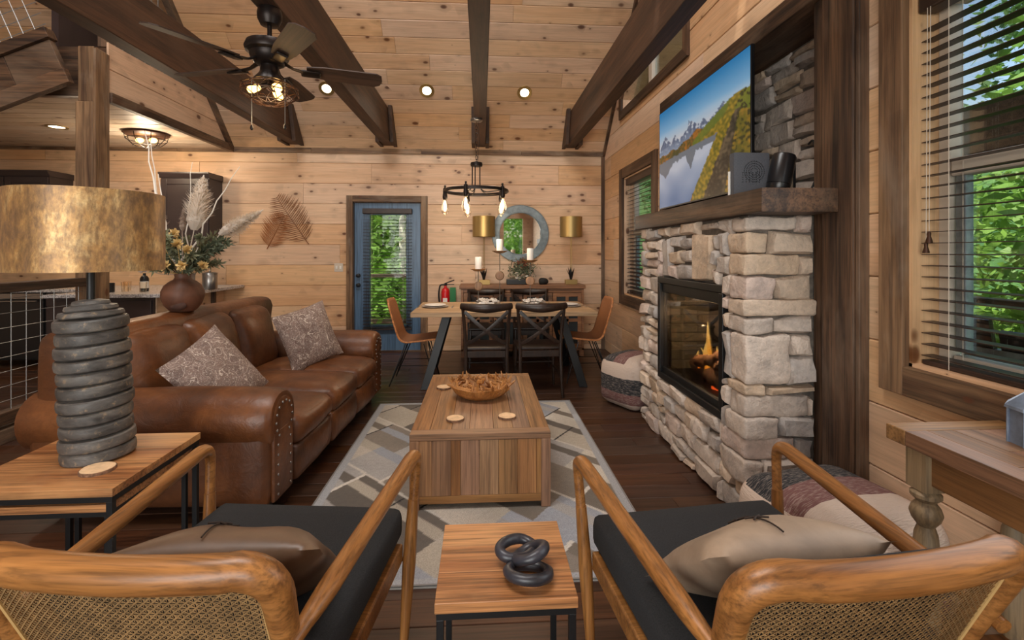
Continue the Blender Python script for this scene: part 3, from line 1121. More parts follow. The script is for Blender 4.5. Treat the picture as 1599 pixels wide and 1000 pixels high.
# blue door
door = holder('door_1')
cw = 0.085
yf = WY - 0.03
for x0, x1, z0, z1, v in ((DX0 - cw, DX0, 0, DZ + cw, 1), (DX1, DX1 + cw, 0, DZ + cw, 1), (DX0, DX1, DZ, DZ + cw, 0)):
    MB().box(x0, x1, yf, WY + 0.001, z0, z1).build('casing', 'weath_z' if v else 'weath_x', door, smooth=False, bevel=0.004)
for x0, x1, z0, z1 in ((DX0, DX0 + 0.012, 0, DZ), (DX1 - 0.012, DX1, 0, DZ), (DX0, DX1, DZ - 0.012, DZ)):
    MB().box(x0, x1, WY - 0.005, WY + 0.14, z0, z1).build('jamb', 'dark_z', door, smooth=False)
dx0, dx1 = DX0 + 0.014, DX1 - 0.014
gx0, gx1, gz0, gz1 = dx0 + 0.175, dx1 - 0.165, 0.33, 1.90
mb = MB()
for x0, x1, z0, z1 in ((dx0, gx0, 0.012, DZ - 0.014), (gx1, dx1, 0.012, DZ - 0.014), (gx0, gx1, 0.012, gz0), (gx0, gx1, gz1, DZ - 0.014)):
    mb.box(x0, x1, WY + 0.03, WY + 0.075, z0, z1)
mb.build('door_leaf', 'blue', door, smooth=False)
for x0, x1, z0, z1 in ((gx0, gx0 + 0.03, gz0, gz1), (gx1 - 0.03, gx1, gz0, gz1), (gx0, gx1, gz0, gz0 + 0.03), (gx0, gx1, gz1 - 0.03, gz1)):
    MB().box(x0, x1, WY + 0.018, WY + 0.085, z0, z1).build('glazing_bead', 'blue', door, smooth=False, bevel=0.004)
MB().box(gx0, gx1, WY + 0.05, WY + 0.055, gz0, gz1).build('pane', 'glass', door, smooth=False)
for z, nm in ((1.04, 'deadbolt'), (0.91, 'door_knob')):
    MB().lathe([(0.028, 0), (0.028, 0.01), (0.012, 0.014), (0.012, 0.035), (0.026, 0.042), (0.026, 0.06), (0.012, 0.066)], 16, Matrix.Translation((dx0 + 0.055, WY + 0.03, z)) @ Matrix.Rotation(R(90), 4, 'X')).build(nm, 'black_metal', door)
MB().box(dx0 - 0.01, dx1 + 0.01, WY - 0.02, WY + 0.1, 0, 0.012).build('threshold', 'dark_x', door, smooth=False)
blind('dark brown slatted blind hanging on the blue glazed door', 'x', WY - 0.012, gx0 - 0.055, gx1 + 0.055, 0.30, 1.955, 0.0445, 0.045, 4)

# ------------------------------------------------------------------ outside: ground, decks, trees
struct(MB().box(-30, 40, -30, 45, -1.6, -1.5).build('ground', 'ground', smooth=False))
hill = struct(MB().grid(24, 24, lambda a, b: (11 + 29 * a + 1.5 * noise.noise(Vector((a * 9, b * 9, 1))), -25 + 70 * b, -1.6 + 15 * a ** 1.2 + 1.2 * noise.noise(Vector((a * 7, b * 7, 4))))).build('hill', 'leaf2'))
hill2 = struct(MB().grid(24, 24, lambda a, b: (-30 + 50 * a, 17.5 + 26 * b + 1.5 * noise.noise(Vector((a * 9, b * 9, 1))), -1.6 + 15 * b ** 1.2 + 1.2 * noise.noise(Vector((a * 7, b * 7, 8))))).build('hill', 'leaf2'))
dk = struct(MB().box(WX + 0.2, 4.4, -4, 8.9, -0.16, -0.03).build('deck', 'deck', smooth=False))
struct(MB().box(-5, WX + 0.2, WY + 0.2, 8.9, -0.16, -0.03).build('deck', 'deck', smooth=False))


def deck_rail(label, p0, p1):
    p0, p1 = Vector(p0), Vector(p1)
    L = (p1 - p0).length
    t = thing('deck_railing', label, 'railing', p0, math.degrees(math.atan2((p1 - p0).y, (p1 - p0).x)))
    MB().box(0, L, -0.07, 0.07, 0.94, 1.0).build('top_rail', 'dark_x', t, smooth=False, bevel=0.004)
    MB().box(0, L, -0.03, 0.03, 0.12, 0.2).build('bottom_rail', 'dark_x', t, smooth=False, bevel=0.004)
    n = int(L / 1.7)
    for k in range(n + 1):
        MB().box(L * k / n - 0.05, L * k / n + 0.05, -0.05, 0.05, 0, 0.96).build('rail_post', 'dark_z', t, smooth=False)
    return t


deck_rail('dark timber deck railing outside the glazed door', (-4.5, 8.75, -0.03), (4.3, 8.75, -0.03))
deck_rail('dark timber deck railing outside the near window', (4.3, 8.7, -0.03), (4.3, -3.5, -0.03))
pb = thing('porch_beam', 'brown timber porch beam on posts seen through the near window slats', 'beam', (4.3, 0, 0))
MB().box(-0.1, 0.1, -3.5, 8.7, 2.2, 2.62).build('beam', 'eave', pb, smooth=False)
for yy in (-3.4, 1.2, 5.2, 8.6):
    MB().box(-0.08, 0.08, yy - 0.08, yy + 0.08, -0.03, 2.2).build('porch_post', 'dark_z', pb, smooth=False)

dc = thing('deck_chair', 'dark slatted deck chair outside the near window', 'chair', (2.80, 2.22, -0.03), 100)
MB().box(-0.3, 0.3, -0.3, 0.3, 0.36, 0.40).build('seat', 'black_satin', dc, smooth=False)
first = None
for k in range(5):
    mtx = Matrix.Translation((-0.26 + 0.13 * k, 0.3, 0.38)) @ Matrix.Rotation(R(-14), 4, 'X')
    MB().box(-0.05, 0.05, -0.012, 0.012, 0, 0.62 + 0.05 * (2 - abs(k - 2)), mtx).build('back_slat', 'black_satin', dc, smooth=False)
MB().box(-0.34, 0.34, 0.40, 0.46, 0.88, 0.94).build('back_cap', 'galv', dc, smooth=False)
for s in (-1, 1):
    MB().box(s * 0.33 - 0.05, s * 0.33 + 0.05, -0.34, 0.36, 0.6, 0.625).build('armrest', 'black_satin', dc, smooth=False)
    for yy in (-0.28, 0.28):
        MB().box(s * 0.33 - 0.03, s * 0.33 + 0.03, yy - 0.03, yy + 0.03, 0, 0.6).build('leg', 'black_satin', dc, smooth=False)


def leaf_crown(seed, n, rx, rz, cz, size, clumps):
    rnd = random.Random(seed)
    mb = MB()
    cl = []
    for _ in range(clumps):
        while True:
            p = Vector((rnd.uniform(-1, 1), rnd.uniform(-1, 1), rnd.uniform(-1, 1)))
            if p.length < 1:
                break
        cl.append(Vector((p.x * rx, p.y * rx, cz + p.z * rz)))
    vs, fs = [], []
    for _ in range(n):
        c = cl[rnd.randrange(clumps)]
        d = Vector((rnd.gauss(0, 1), rnd.gauss(0, 1), rnd.gauss(0, 0.6))) * (rx * 0.2)
        p = c + d
        a = Vector((rnd.gauss(0, 1), rnd.gauss(0, 1), rnd.gauss(-0.3, 0.5))).normalized()
        b = a.orthogonal().normalized()
        b = (Matrix.Rotation(rnd.uniform(0, 6.3), 3, a) @ b)
        s = size * rnd.uniform(0.7, 1.4)
        k = len(vs)
        vs += [p - a * s, p + b * s * 0.42, p + a * s, p - b * s * 0.42]
        fs.append((k, k + 1, k + 2, k + 3))
    return mb.add(vs, fs)


protos = []


def tree(label, loc, sc, kind, leafmat, trunkmat='trunk'):
    t = thing('tree', label, 'tree', loc, (loc[0] * 37 + loc[1] * 61) % 360)
    rx, rz, cz, tr = ((2.0, 2.6, 3.2, 0.14), (1.5, 3.6, 4.2, 0.1), (2.3, 1.7, 1.9, 0.1))[kind]
    cr = stuff(leaf_crown(kind + 5, 9000, rx * sc, rz * sc, cz * sc, 0.10, 70).build('crown', leafmat, t, smooth=False, normals=False))
    rr = random.Random(kind)
    pts = [(rr.uniform(-0.1, 0.1) * k, rr.uniform(-0.1, 0.1) * k, -0.05 + cz * sc * 1.25 * k / 6) for k in range(7)]
    MB().tube(pts, [tr * sc * (1 - 0.11 * k) for k in range(7)], 8).build('trunk', trunkmat, t)
    for k in range(4):
        a = rr.uniform(0, 6.3)
        b = Vector(pts[2 + k])
        e = b + Vector((math.cos(a) * rx * 0.6, math.sin(a) * rx * 0.6, 0.9)) * sc
        MB().tube([b, (b + e) / 2 + Vector((0, 0, 0.1)), e], [tr * 0.4, tr * 0.3, tr * 0.12], 6).build('branch', trunkmat, t)
    return t


G0 = -1.5
TREES = [
    ('bright leafy tree filling the upper glass of the blue door', (-2.6, 12.6, G0), 1.15, 0, 'leaf', 'trunk'),
    ('low bright bush in the lower glass of the blue door', (-2.35, 10.6, G0), 0.72, 2, 'leaf', 'trunk'),
    ('deep green tree behind the bush outside the blue door', (-3.6, 15.5, G0), 1.3, 1, 'leaf2', 'trunk'),
    ('slim pale-trunked tree at the hinge side of the blue door glass', (-1.62, 10.3, G0), 1.35, 1, 'leaf', 'birch'),
    ('leafy tree straight outside the near window beyond the porch rail', (8.2, 4.6, G0), 1.1, 0, 'leaf', 'trunk'),
    ('deep green tree beyond the near window, behind the porch beam', (10.5, 7.0, G0), 1.3, 1, 'leaf2', 'trunk'),
    ('bushy low tree below the porch rail outside the near window', (7.2, 6.4, G0), 0.95, 2, 'leaf', 'trunk'),
    ('leafy tree beyond the porch rail, nearest the camera side of the near window', (7.6, 2.0, G0), 1.05, 0, 'leaf', 'trunk'),
    ('dim green tree seen through the far blind', (7.0, 14.5, G0), 1.2, 0, 'leaf2', 'trunk'),
    ('tall dim tree seen through the far blind and gable window', (9.5, 18.5, G0), 1.6, 1, 'leaf2', 'trunk'),
    ('leafy tree mirrored in the round mirror', (2.6, -8.5, G0), 1.15, 0, 'leaf', 'trunk'),
    ('bushy tree mirrored low in the round mirror', (1.2, -7.2, G0), 0.9, 2, 'leaf', 'trunk'),
]
for a in TREES:
    tree(*a)

# ------------------------------------------------------------------ fireplace
FX, FY0, FY1 = 1.335, 2.35, 3.90
fp = thing('fireplace', 'stone-clad gas fireplace with a dark timber mantel on the right wall', 'fireplace', (1.5, 3.12, 0))
FO = Vector(fp.location)


def put(mb, name, mat, parent, origin, **kw):
    mb.v = [tuple(Vector(p) - origin) for p in mb.v]
    return mb.build(name, mat, parent, **kw)


def stone_slab(O, U, V, N, u0, u1, v0, v1, depth, seed, gap=0.004):
    rnd = random.Random(seed)
    O, U, V, N = Vector(O), Vector(U), Vector(V), Vector(N)
    u0 += gap
    u1 -= gap
    v0 += gap
    v1 -= gap
    hu, hv = (u1 - u0) / 2, (v1 - v0) / 2
    cu, cv = (u0 + u1) / 2, (v0 + v1) / 2

    def params(h, m):
        r = min(0.014, h * 0.4) / h
        q = min(0.003, h * 0.1) / h
        inner = [-1 + r + (2 - 2 * r) * k / m for k in range(m + 1)]
        return [-1, -1 + q] + inner + [1 - q, 1]
    pu, pv = params(hu, 4), params(hv, 2)
    tiltu, tiltv = rnd.uniform(-0.008, 0.008), rnd.uniform(-0.006, 0.006)
    jit = [[rnd.uniform(-0.016, 0.016) for _ in range(2)] for _ in range(4)]
    vs = []
    nu, nv = len(pu), len(pv)
    for i, a in enumerate(pu):
        for j, b in enumerate(pv):
            ring = min(i, j, nu - 1 - i, nv - 1 - j)
            d = (-0.03, depth * 0.45)[ring] if ring < 2 else depth
            ju = sum(jit[k][0] * (1 + sa * a) * (1 + sb * b) / 4 for k, (sa, sb) in enumerate(((-1, -1), (1, -1), (-1, 1), (1, 1))))
            jv = sum(jit[k][1] * (1 + sa * a) * (1 + sb * b) / 4 for k, (sa, sb) in enumerate(((-1, -1), (1, -1), (-1, 1), (1, 1))))
            u, v = cu + hu * a + ju, cv + hv * b + jv
            p = Vector((u * 9 + seed * 1.7, v * 9, seed * 0.37))
            nz = noise.noise(p)
            n2 = noise.noise(p * 2.7)
            if ring >= 2:
                d += tiltu * a + tiltv * b + nz * 0.016 + n2 * 0.009
            u += n2 * 0.007
            v += nz * 0.009
            vs.append(O + U * u + V * v + N * d)
    fs = [(i * nv + j, (i + 1) * nv + j, (i + 1) * nv + j + 1, i * nv + j + 1) for i in range(nu - 1) for j in range(nv - 1)]
    return MB().add(vs, fs)


def split_len(a, b, lo, hi, rnd):
    out, u = [], a
    while b - u > hi:
        w = rnd.uniform(lo, hi)
        if b - u - w < lo * 0.7:
            w = (b - u) / 2
        out.append((u, u + w))
        u += w
    out.append((u, b))
    return out


def split_z(a, b, lo, hi, rnd):
    return split_len(a, b, lo, hi, rnd)


rs = random.Random(77)
sid = [0]


def put_stone(O, U, V, N, u0, u1, v0, v1, parent=fp, origin=FO):
    if u1 - u0 < 0.02 or v1 - v0 < 0.02:
        return
    sid[0] += 1
    put(stone_slab(O, U, V, N, u0, u1, v0, v1, rs.uniform(0.022, 0.046), sid[0]), 'stone', 'stone', parent, origin, angle=50)


def course(O, U, V, N, ivs, z0, z1, lo=0.13, hi=0.34, parent=fp, origin=FO):
    for a, b in ivs:
        for u0, u1 in split_len(a, b, lo, hi, rs):
            if z1 - z0 > 0.1 and rs.random() < 0.3:
                m = z0 + (z1 - z0) * rs.uniform(0.4, 0.6)
                put_stone(O, U, V, N, u0, u1, z0, m, parent, origin)
                put_stone(O, U, V, N, u0, u1, m, z1, parent, origin)
            else:
                put_stone(O, U, V, N, u0, u1, z0, z1, parent, origin)


OF, NF = (FX, 0, 0), (-1, 0, 0)
OS, NS = (0, FY0, 0), (0, -1, 0)
BY0, BY1, BZ0, BZ1 = 2.55, 3.52, 0.44, 1.18
TOP = 1.545
# left column, bottom field, top field of the front
for z0, z1 in split_z(0.0, TOP, 0.07, 0.125, rs):
    course(OF, Y, Z, NF, [(BY1, FY1)], z0, z1, 0.13, 0.3)
for z0, z1 in split_z(0.0, BZ0, 0.12, 0.17, rs):
    course(OF, Y, Z, NF, [(2.60, BY1)], z0, z1, 0.14, 0.30)
for a, b, z0, z1 in ((3.29, 3.45, BZ1, 1.46), (2.68, 2.92, BZ1, 1.47)):
    put_stone(OF, Y, Z, NF, a, b, z0, z1)
for z0, z1 in split_z(BZ1, 1.46, 0.08, 0.1, rs):
    course(OF, Y, Z, NF, [(2.60, 2.68), (2.92, 3.29), (3.45, BY1)], z0, z1, 0.12, 0.24)
course(OF, Y, Z, NF, [(2.60, BY1)], 1.47, TOP, 0.14, 0.34)
# corner blocks that turn from the front onto the near side, with the side stones
zs = split_z(0.0, 0.70, 0.075, 0.13, rs) + [(0.70, 0.95)] + split_z(0.95, TOP, 0.085, 0.13, rs)
for k, (z0, z1) in enumerate(zs):
    big = z0 == 0.70
    lf = (0.12 if big else rs.uniform(0.07, 0.24 if (z1 < BZ0 or z0 > BZ1) else 0.19))
    ls = 0.2 if big else (rs.uniform(0.22, 0.34) if k % 2 else rs.uniform(0.06, 0.16))
    d = rs.uniform(0.026, 0.042)
    sid[0] += 1
    mb = MB().softbox((FX - d, FY0 - d, z0 + 0.003), (FX + ls, FY0 + lf, z1 - 0.003), 0.013, 9, wob=0.014, seed=sid[0])
    put(mb, 'stone', 'stone', fp, FO, angle=60)
    end = 2.60 if (z1 < BZ0 + 0.02 or z0 > BZ1 - 0.03) else BY0
    if end - FY0 - lf > 0.03:
        put_stone(OF, Y, Z, NF, FY0 + lf, end, z0, z1)
    course(OS, X, Z, NS, [(FX + ls, 1.665)], z0, z1, 0.09, 0.3)
mb = MB()
for y0, y1, z0, z1 in ((FY0 + 0.01, BY0, 0, TOP), (BY1, FY1, 0, TOP), (BY0, BY1, 0, BZ0), (BY0, BY1, BZ1, TOP)):
    mb.box(FX + 0.006, WX - 0.001, y0, y1, z0, z1)
put(mb, 'mortar_core', 'mortar', fp, FO, smooth=False)
put(MB().softbox((1.285, 2.15, TOP), (1.66, 3.99, 1.66), 0.008, 6, wob=0.003, seed=3), 'mantel', 'dark_y', fp, FO, angle=30)

# firebox: frame, liner, glass, logs, flames
mb = MB()
fr = 0.045
for y0, y1, z0, z1 in ((BY0, BY1, BZ0, BZ0 + fr), (BY0, BY1, BZ1 - fr, BZ1), (BY0, BY0 + fr, BZ0 + fr, BZ1 - fr), (BY1 - fr, BY1, BZ0 + fr, BZ1 - fr)):
    mb.box(FX - 0.03, FX + 0.05, y0, y1, z0, z1)
put(mb, 'firebox_frame', 'black_metal', fp, FO, smooth=False, bevel=0.004)
for y0, y1, z0, z1 in ((BY0 + fr, BY1 - fr, BZ1 - 0.11, BZ1 - fr), (BY0 + fr, BY1 - fr, BZ0 + fr, BZ0 + 0.085)):
    put(MB().box(FX - 0.012, FX + 0.02, y0, y1, z0, z1), 'firebox_louver', 'black_metal', fp, FO, smooth=False, bevel=0.004)
put(MB().box(FX - 0.002, FX + 0.001, BY0 + fr, BY1 - fr, BZ0 + 0.08, BZ1 - 0.1), 'firebox_glass', 'fire_glass', fp, FO, smooth=False)
mb = MB()
mb.box(1.69, 1.70, BY0, BY1, BZ0, BZ1)
mb.box(FX + 0.06, 1.70, BY0, BY0 + 0.01, BZ0, BZ1).box(FX + 0.06, 1.70, BY0, BY1, BZ1 - 0.01, BZ1).box(FX + 0.06, 1.70, BY0, BY1, BZ0, BZ0 + 0.06)
put(mb, 'firebox_liner', 'soot', fp, FO, smooth=False)
rr = random.Random(3)
z = BZ0 + 0.06
k = 0
while z < BZ1 - 0.02:
    x = FX + 0.06 - (0.1 if k % 2 else 0)
    while x < 1.68:
        x0, x1 = max(x, FX + 0.06), min(x + 0.2, 1.685)
        if x1 - x0 > 0.02:
            put(MB().box(x0 + 0.002, x1 - 0.002, BY1 - 0.03, BY1 - 0.001, z + 0.002, min(z + 0.063, BZ1)), 'firebrick', 'firebrick', fp, FO, smooth=False)
        x += 0.2
    z += 0.067
    k += 1
lz = BZ0 + 0.08
for p0, p1, r0, nm in (((1.44, 2.72, lz + 0.05), (1.50, 3.30, lz + 0.06), 0.05, 'log'), ((1.56, 2.70, lz + 0.06), (1.60, 3.28, lz + 0.05), 0.055, 'log'),
                       ((1.43, 3.14, lz + 0.11), (1.58, 2.80, lz + 0.20), 0.045, 'log'), ((1.45, 2.86, lz + 0.12), (1.60, 3.16, lz + 0.17), 0.04, 'log')):
    a, b = Vector(p0), Vector(p1)
    pts = [a.lerp(b, i / 6) + Vector((rr.uniform(-1, 1), rr.uniform(-1, 1), rr.uniform(-1, 1))) * 0.008 for i in range(7)]
    put(MB().tube(pts, [r0 * rr.uniform(0.85, 1.1) for _ in range(7)], 9), nm, 'log', fp, FO)
for q in range(7):
    put(MB().softbox((1.42 + rr.uniform(0, 0.2), 2.75 + 0.07 * q, lz - 0.02), (1.46 + rr.uniform(0, 0.2) + 0.04, 2.81 + 0.07 * q, lz + 0.02), 0.02, 3, wob=0.012, seed=q), 'ember', 'ember', fp, FO)
for cx, cy, h, w in ((1.50, 3.02, 0.33, 0.016), (1.47, 2.985, 0.20, 0.016), (1.52, 3.06, 0.19, 0.017), (1.46, 2.93, 0.13, 0.015), (1.50, 3.11, 0.13, 0.015), (1.53, 2.95, 0.17, 0.014), (1.45, 3.04, 0.12, 0.014), (1.49, 3.18, 0.09, 0.013), (1.51, 2.88, 0.10, 0.013)):
    pts, rad = [], []
    for i in range(11):
        t = i / 10
        pts.append(Vector((cx + 0.01 * math.sin(5 * t + cy * 40), cy + 0.10 + 0.035 * math.sin(3.6 * t + cx * 90) * t, lz + 0.06 + h * t)))
        rad.append(w * 1.25 * (math.sin(math.pi * min(1, 0.3 + 0.7 * t)) ** 0.9 + 0.02) * (1 - 0.45 * t))
    put(MB().tube(pts, rad, 8), 'flame', 'flame', fp, FO)
lamp('fire_glow', 'POINT', (1.44, 3.08, lz + 0.36), 10, (1.0, 0.6, 0.28), size=0.004)

# niche over the mantel with its timber frame
niche = thing('niche_surround', 'dark timber posts and header framing the stone niche behind the television', 'surround', (WX, 3.2, 0))
NO = Vector(niche.location)
NX = 1.95
put(MB().box(1.662, WX + 0.002, 2.07, 2.27, 0, 2.615), 'niche_post', 'dark_z', niche, NO, smooth=False, bevel=0.006)
put(MB().box(1.676, WX + 0.002, 2.275, 2.345, 0, 2.615), 'niche_post', 'dark_z', niche, NO, smooth=False, bevel=0.005)
put(MB().box(1.672, WX + 0.002, 2.045, 2.067, 0, 2.75), 'edge_trim', 'dark_z', niche, NO, smooth=False, bevel=0.004)
put(MB().box(1.64, WX + 0.002, 4.22, 4.38, 0.0, 2.615), 'niche_post', 'dark_z', niche, NO, smooth=False, bevel=0.006)
put(MB().box(1.645, WX + 0.002, 2.07, 4.38, 2.618, 2.735), 'niche_header', 'dark_y', niche, NO, smooth=False, bevel=0.006)
put(MB().box(WX, NX + 0.06, 2.30, 4.32, 2.62, 2.68), 'niche_soffit', 'dark_y', niche, NO, smooth=False)
put(MB().box(WX + 0.001, NX + 0.06, 2.30, 2.36, 1.55, 2.62), 'niche_side', 'dark_z', niche, NO, smooth=False)
put(MB().box(WX + 0.001, NX + 0.06, 4.24, 4.32, 1.55, 2.62), 'niche_side', 'dark_z', niche, NO, smooth=False)
put(MB().box(NX, NX + 0.06, 2.36, 4.24, 1.55, 2.62), 'niche_back', 'mortar', niche, NO, smooth=False)
put(MB().box(1.665, NX, 2.36, 4.22, 1.55, 1.657), 'niche_shelf', 'dark_y', niche, NO, smooth=False)
for z0, z1 in split_z(1.657, 2.618, 0.1, 0.15, rs):
    course((NX, 0, 0), Y, Z, NF, [(2.362, 3.35)], z0, z1, 0.16, 0.34, niche, NO)

# television with a landscape on its screen
TY0, TY1, TZ0, TZ1 = 2.75, 4.22, 1.735, 2.59
tv = thing('television', 'flat television showing a mountain lake, mounted above the mantel', 'television', (1.6, (TY0 + TY1) / 2, TZ0))
TO = Vector(tv.location)
put(MB().box(1.582, 1.605, TY0, TY1, TZ0, TZ1), 'housing', 'black_satin', tv, TO, smooth=False, bevel=0.003)
put(MB().box(1.605, 1.64, TY0 + 0.3, TY1 - 0.3, TZ0 + 0.1, TZ1 - 0.25), 'back_box', 'black_satin', tv, TO, smooth=False, bevel=0.006)
put(MB().box(1.64, NX - 0.05, 3.42, 3.54, 2.05, 2.2).box(NX - 0.06, NX, 3.3, 3.66, 1.95, 2.3), 'wall_bracket', 'black_metal', tv, TO, smooth=False)


def landscape(u, v):
    """u: 0 far edge .. 1 near edge, v: 0 bottom .. 1 top"""
    def lerp(a, b, t):
        t = min(1, max(0, t))
        return tuple(a[k] + (b[k] - a[k]) * t for k in range(3))
    n = noise.noise(Vector((u * 6, v * 6, 0)))
    nf = noise.noise(Vector((u * 38, v * 38, 2)))
    nl = noise.noise(Vector((u * 24, 3.1, 7)))
    c = lerp((226, 214, 212), (140, 186, 220), (v - 0.60) / 0.18)
    c = lerp(c, (40, 126, 184), (v - 0.74) / 0.26)

    def peak(p, w, h):
        return h * max(0, 1 - abs(u - p) / w)
    m = 0.60 + max(peak(0.10, 0.10, 0.13), peak(0.24, 0.08, 0.08), peak(0.42, 0.035, 0.15), peak(0.45, 0.16, 0.12), peak(0.58, 0.07, 0.09), peak(0.78, 0.2, 0.12)) + 0.022 * nl
    if v < m:
        c = lerp((84, 100, 126), (132, 142, 160), 0.4 + 1.6 * nf)
        if nf > 0.2 and m - v < 0.07:
            c = (200, 204, 212)
        c = lerp(c, (150, 164, 184), (0.64 - v) / 0.12)
    h1 = 0.53 + 0.05 * noise.noise(Vector((u * 9, 0, 5))) + 0.17 * max(0, u - 0.1)
    if v < h1:
        c = lerp((70, 72, 36), (168, 104, 36), 0.35 + 0.5 * u + 1.3 * n + nf)
    h2 = 0.52 + 0.20 * min(1, max(0, (u - 0.46) / 0.4)) ** 0.8 + 0.01 * nl if u > 0.46 else 0
    if v < h2:
        c = lerp((104, 96, 32), (190, 134, 44), 0.45 + 1.3 * n + 0.9 * nf)
        if v > h2 - 0.10 - 0.1 * (u - 0.5):
            c = lerp(c, (96, 116, 40), 0.75)
    shore = 0.47 + 0.05 * u + 0.012 * nl
    right = 0.42 + 0.60 * v + 0.012 * nf
    if v < shore and u < right:
        c = lerp((96, 122, 160), (196, 200, 212), (v + 0.12 * n) / 0.40)
        if v > shore - 0.05 - 0.03 * abs(nl) - peak(0.10, 0.12, 0.12) - peak(0.44, 0.06, 0.14):
            c = lerp((72, 78, 84), c, 0.35)
    elif v < h2 - 0.08 or u >= right:
        e = u - right
        if v < h2:
            w0 = 0.10 + 0.10 * (0.5 - v)
            if w0 < e < w0 + 0.05 + 0.30 * max(0, 0.55 - v) and v < 0.60:
                c = lerp((50, 46, 36), (112, 94, 70), 0.35 + nf + n)
            elif e < w0:
                c = lerp((104, 98, 30), (176, 140, 42), 0.45 + nf * 1.4)
            elif nf < -0.15:
                c = (62, 60, 30)
    return lin(tuple(min(255, max(0, q)) for q in c))


def paint(o, fn):
    me = o.data
    ca = me.color_attributes.new('col', 'FLOAT_COLOR', 'POINT')
    buf = []
    for q in me.vertices:
        buf.extend(fn(q.co))
    ca.data.foreach_set('color', buf)


b_ = 0.008
sc_ = put(MB().grid(170, 100, lambda a, b: (1.5815, TY0 + b_ + a * (TY1 - TY0 - 2 * b_), TZ0 + 0.012 + b * (TZ1 - TZ0 - 0.02))), 'screen', vcol_mat('television_picture', 0.25, emission=0.55), tv, TO, smooth=False, normals=False)
paint(sc_, lambda p: landscape(1 - (p.y + TO.y - TY0) / (TY1 - TY0), p.z / (TZ1 - TZ0)))

mbx = thing('media_box', 'dark grey square media box with round vent pattern on the mantel end', 'media box', (1.42, 2.46, 1.66))
MB().softbox((-0.098, 0, 0), (0.098, 0.05, 0.225), 0.006, 5).build('case', plain('dark_grey_plastic', (70, 72, 78), 0.6, nscale=200, namt=0.1), mbx, angle=30)
MB().box(-0.104, -0.0985, 0.036, 0.05, 0, 0.13).build('edge_strip', 'white', mbx, smooth=False)
vents = MB()
for rr_ in (0.018, 0.03, 0.042, 0.054):
    nn = int(rr_ * 700)
    for k in range(nn):
        a = 6.283 * k / nn
        cx_, cz_ = 0.012 + rr_ * math.cos(a), 0.125 + rr_ * math.sin(a)
        vents.box(cx_ - 0.0022, cx_ + 0.0022, -0.0012, 0.002, cz_ - 0.0022, cz_ + 0.0022)
for k in range(30):
    cx_, cz_ = -0.05 + 0.018 * (k % 6), 0.07 + 0.012 * (k // 6)
    vents.box(cx_ - 0.003, cx_ + 0.003, -0.0012, 0.002, cz_ - 0.002, cz_ + 0.002)
stuff(vents.build('vent', 'black_satin', mbx, smooth=False))
spk = thing('cylinder_speaker', 'black cylindrical speaker leaning in the niche beside the grey media box', 'speaker', (1.535, 2.43, 1.66))
mt = Matrix.Rotation(R(12), 4, 'Y')
MB().lathe([(0.05, 0.012), (0.056, 0.02), (0.057, 0.055)], 24, mt).build('base_ring', 'black_satin', spk)
MB().lathe([(0.0572, 0.057), (0.0575, 0.2), (0.052, 0.212), (0.02, 0.216)], 24, mt).build('body', 'black_satin', spk)
MB().box(0.09, 0.105, 0.0, 0.06, 0.0, 0.19).build('black_strip', 'black_satin', spk, smooth=False)  # thin black upright strip to the right of the speaker
cab = tag(MB().tube(smooth_path([(1.90, 2.70, 1.99), (1.87, 2.62, 2.0), (1.86, 2.58, 1.93), (1.87, 2.56, 1.82), (1.82, 2.6, 1.66)], 0.05), 0.006, 6).build('power_cable', 'rubber', None), 'black power cable hanging on the niche stones behind the media box', 'cable')

# ------------------------------------------------------------------ recessed and caged ceiling lamps
for k, x in enumerate((-1.90, -0.68, 0.54)):
    t = thing('recessed_light', ('recessed round lamp in the sloped ceiling, between the fan and the second beam', 'recessed round lamp in the sloped ceiling, left of the chandelier beam', 'recessed round lamp in the sloped ceiling, right of the chandelier beam')[k], 'ceiling light', (x, 6.07, 9.44 - 6.07), group='recessed lamps in the sloped ceiling')
    m = Matrix.Rotation(R(135), 4, 'X')
    MB().lathe([(0.056, 0.0), (0.056, 0.004), (0.09, 0.008), (0.094, 0.0)], 28, m, caps=False).build('trim_ring', 'brass', t)
    MB().lathe([(0.0, 0.003), (0.057, 0.003)], 28, m, caps=False).build('lens', 'led', t)
    lamp('recessed_light_beam', 'SPOT', (x, 6.07 - 0.05, 9.44 - 6.07 - 0.05), 9, (1.0, 0.86, 0.66), (R(-28), 0, 0), size=0.06, spot=R(100))
t = thing('recessed_light', 'recessed lamp in the flat kitchen ceiling left of the post', 'ceiling light', (-4.66, 5.62, EAVE))
MB().lathe([(0.07, 0.0), (0.07, -0.006), (0.1, -0.008), (0.1, 0.0)], 24, None, caps=False).build('trim_ring', 'brass', t)
MB().lathe([(0.0, -0.003), (0.07, -0.003)], 24, None, caps=False).build('lens', 'led', t)
lamp('kitchen_beam', 'SPOT', (-4.66, 5.62, EAVE - 0.03), 30, (1.0, 0.86, 0.66), (0, 0, 0), size=0.06, spot=R(130))
t = thing('flush_light', 'caged flush lamp on the kitchen ceiling above the dried bouquet', 'ceiling light', (-3.87, 5.85, EAVE))
MB().lathe([(0.0, 0.0), (0.22, 0.0), (0.225, -0.02), (0.2, -0.035), (0.0, -0.035)], 28).build('pan', 'cage_copper', t)
mb = MB()
for k in range(8):
    a = 6.283 * k / 8
    mb.tube([(0.21 * math.cos(a), 0.21 * math.sin(a), -0.03), (0.2 * math.cos(a), 0.2 * math.sin(a), -0.08), (0.13 * math.cos(a), 0.13 * math.sin(a), -0.15), (0.03 * math.cos(a), 0.03 * math.sin(a), -0.17)], 0.004, 5)
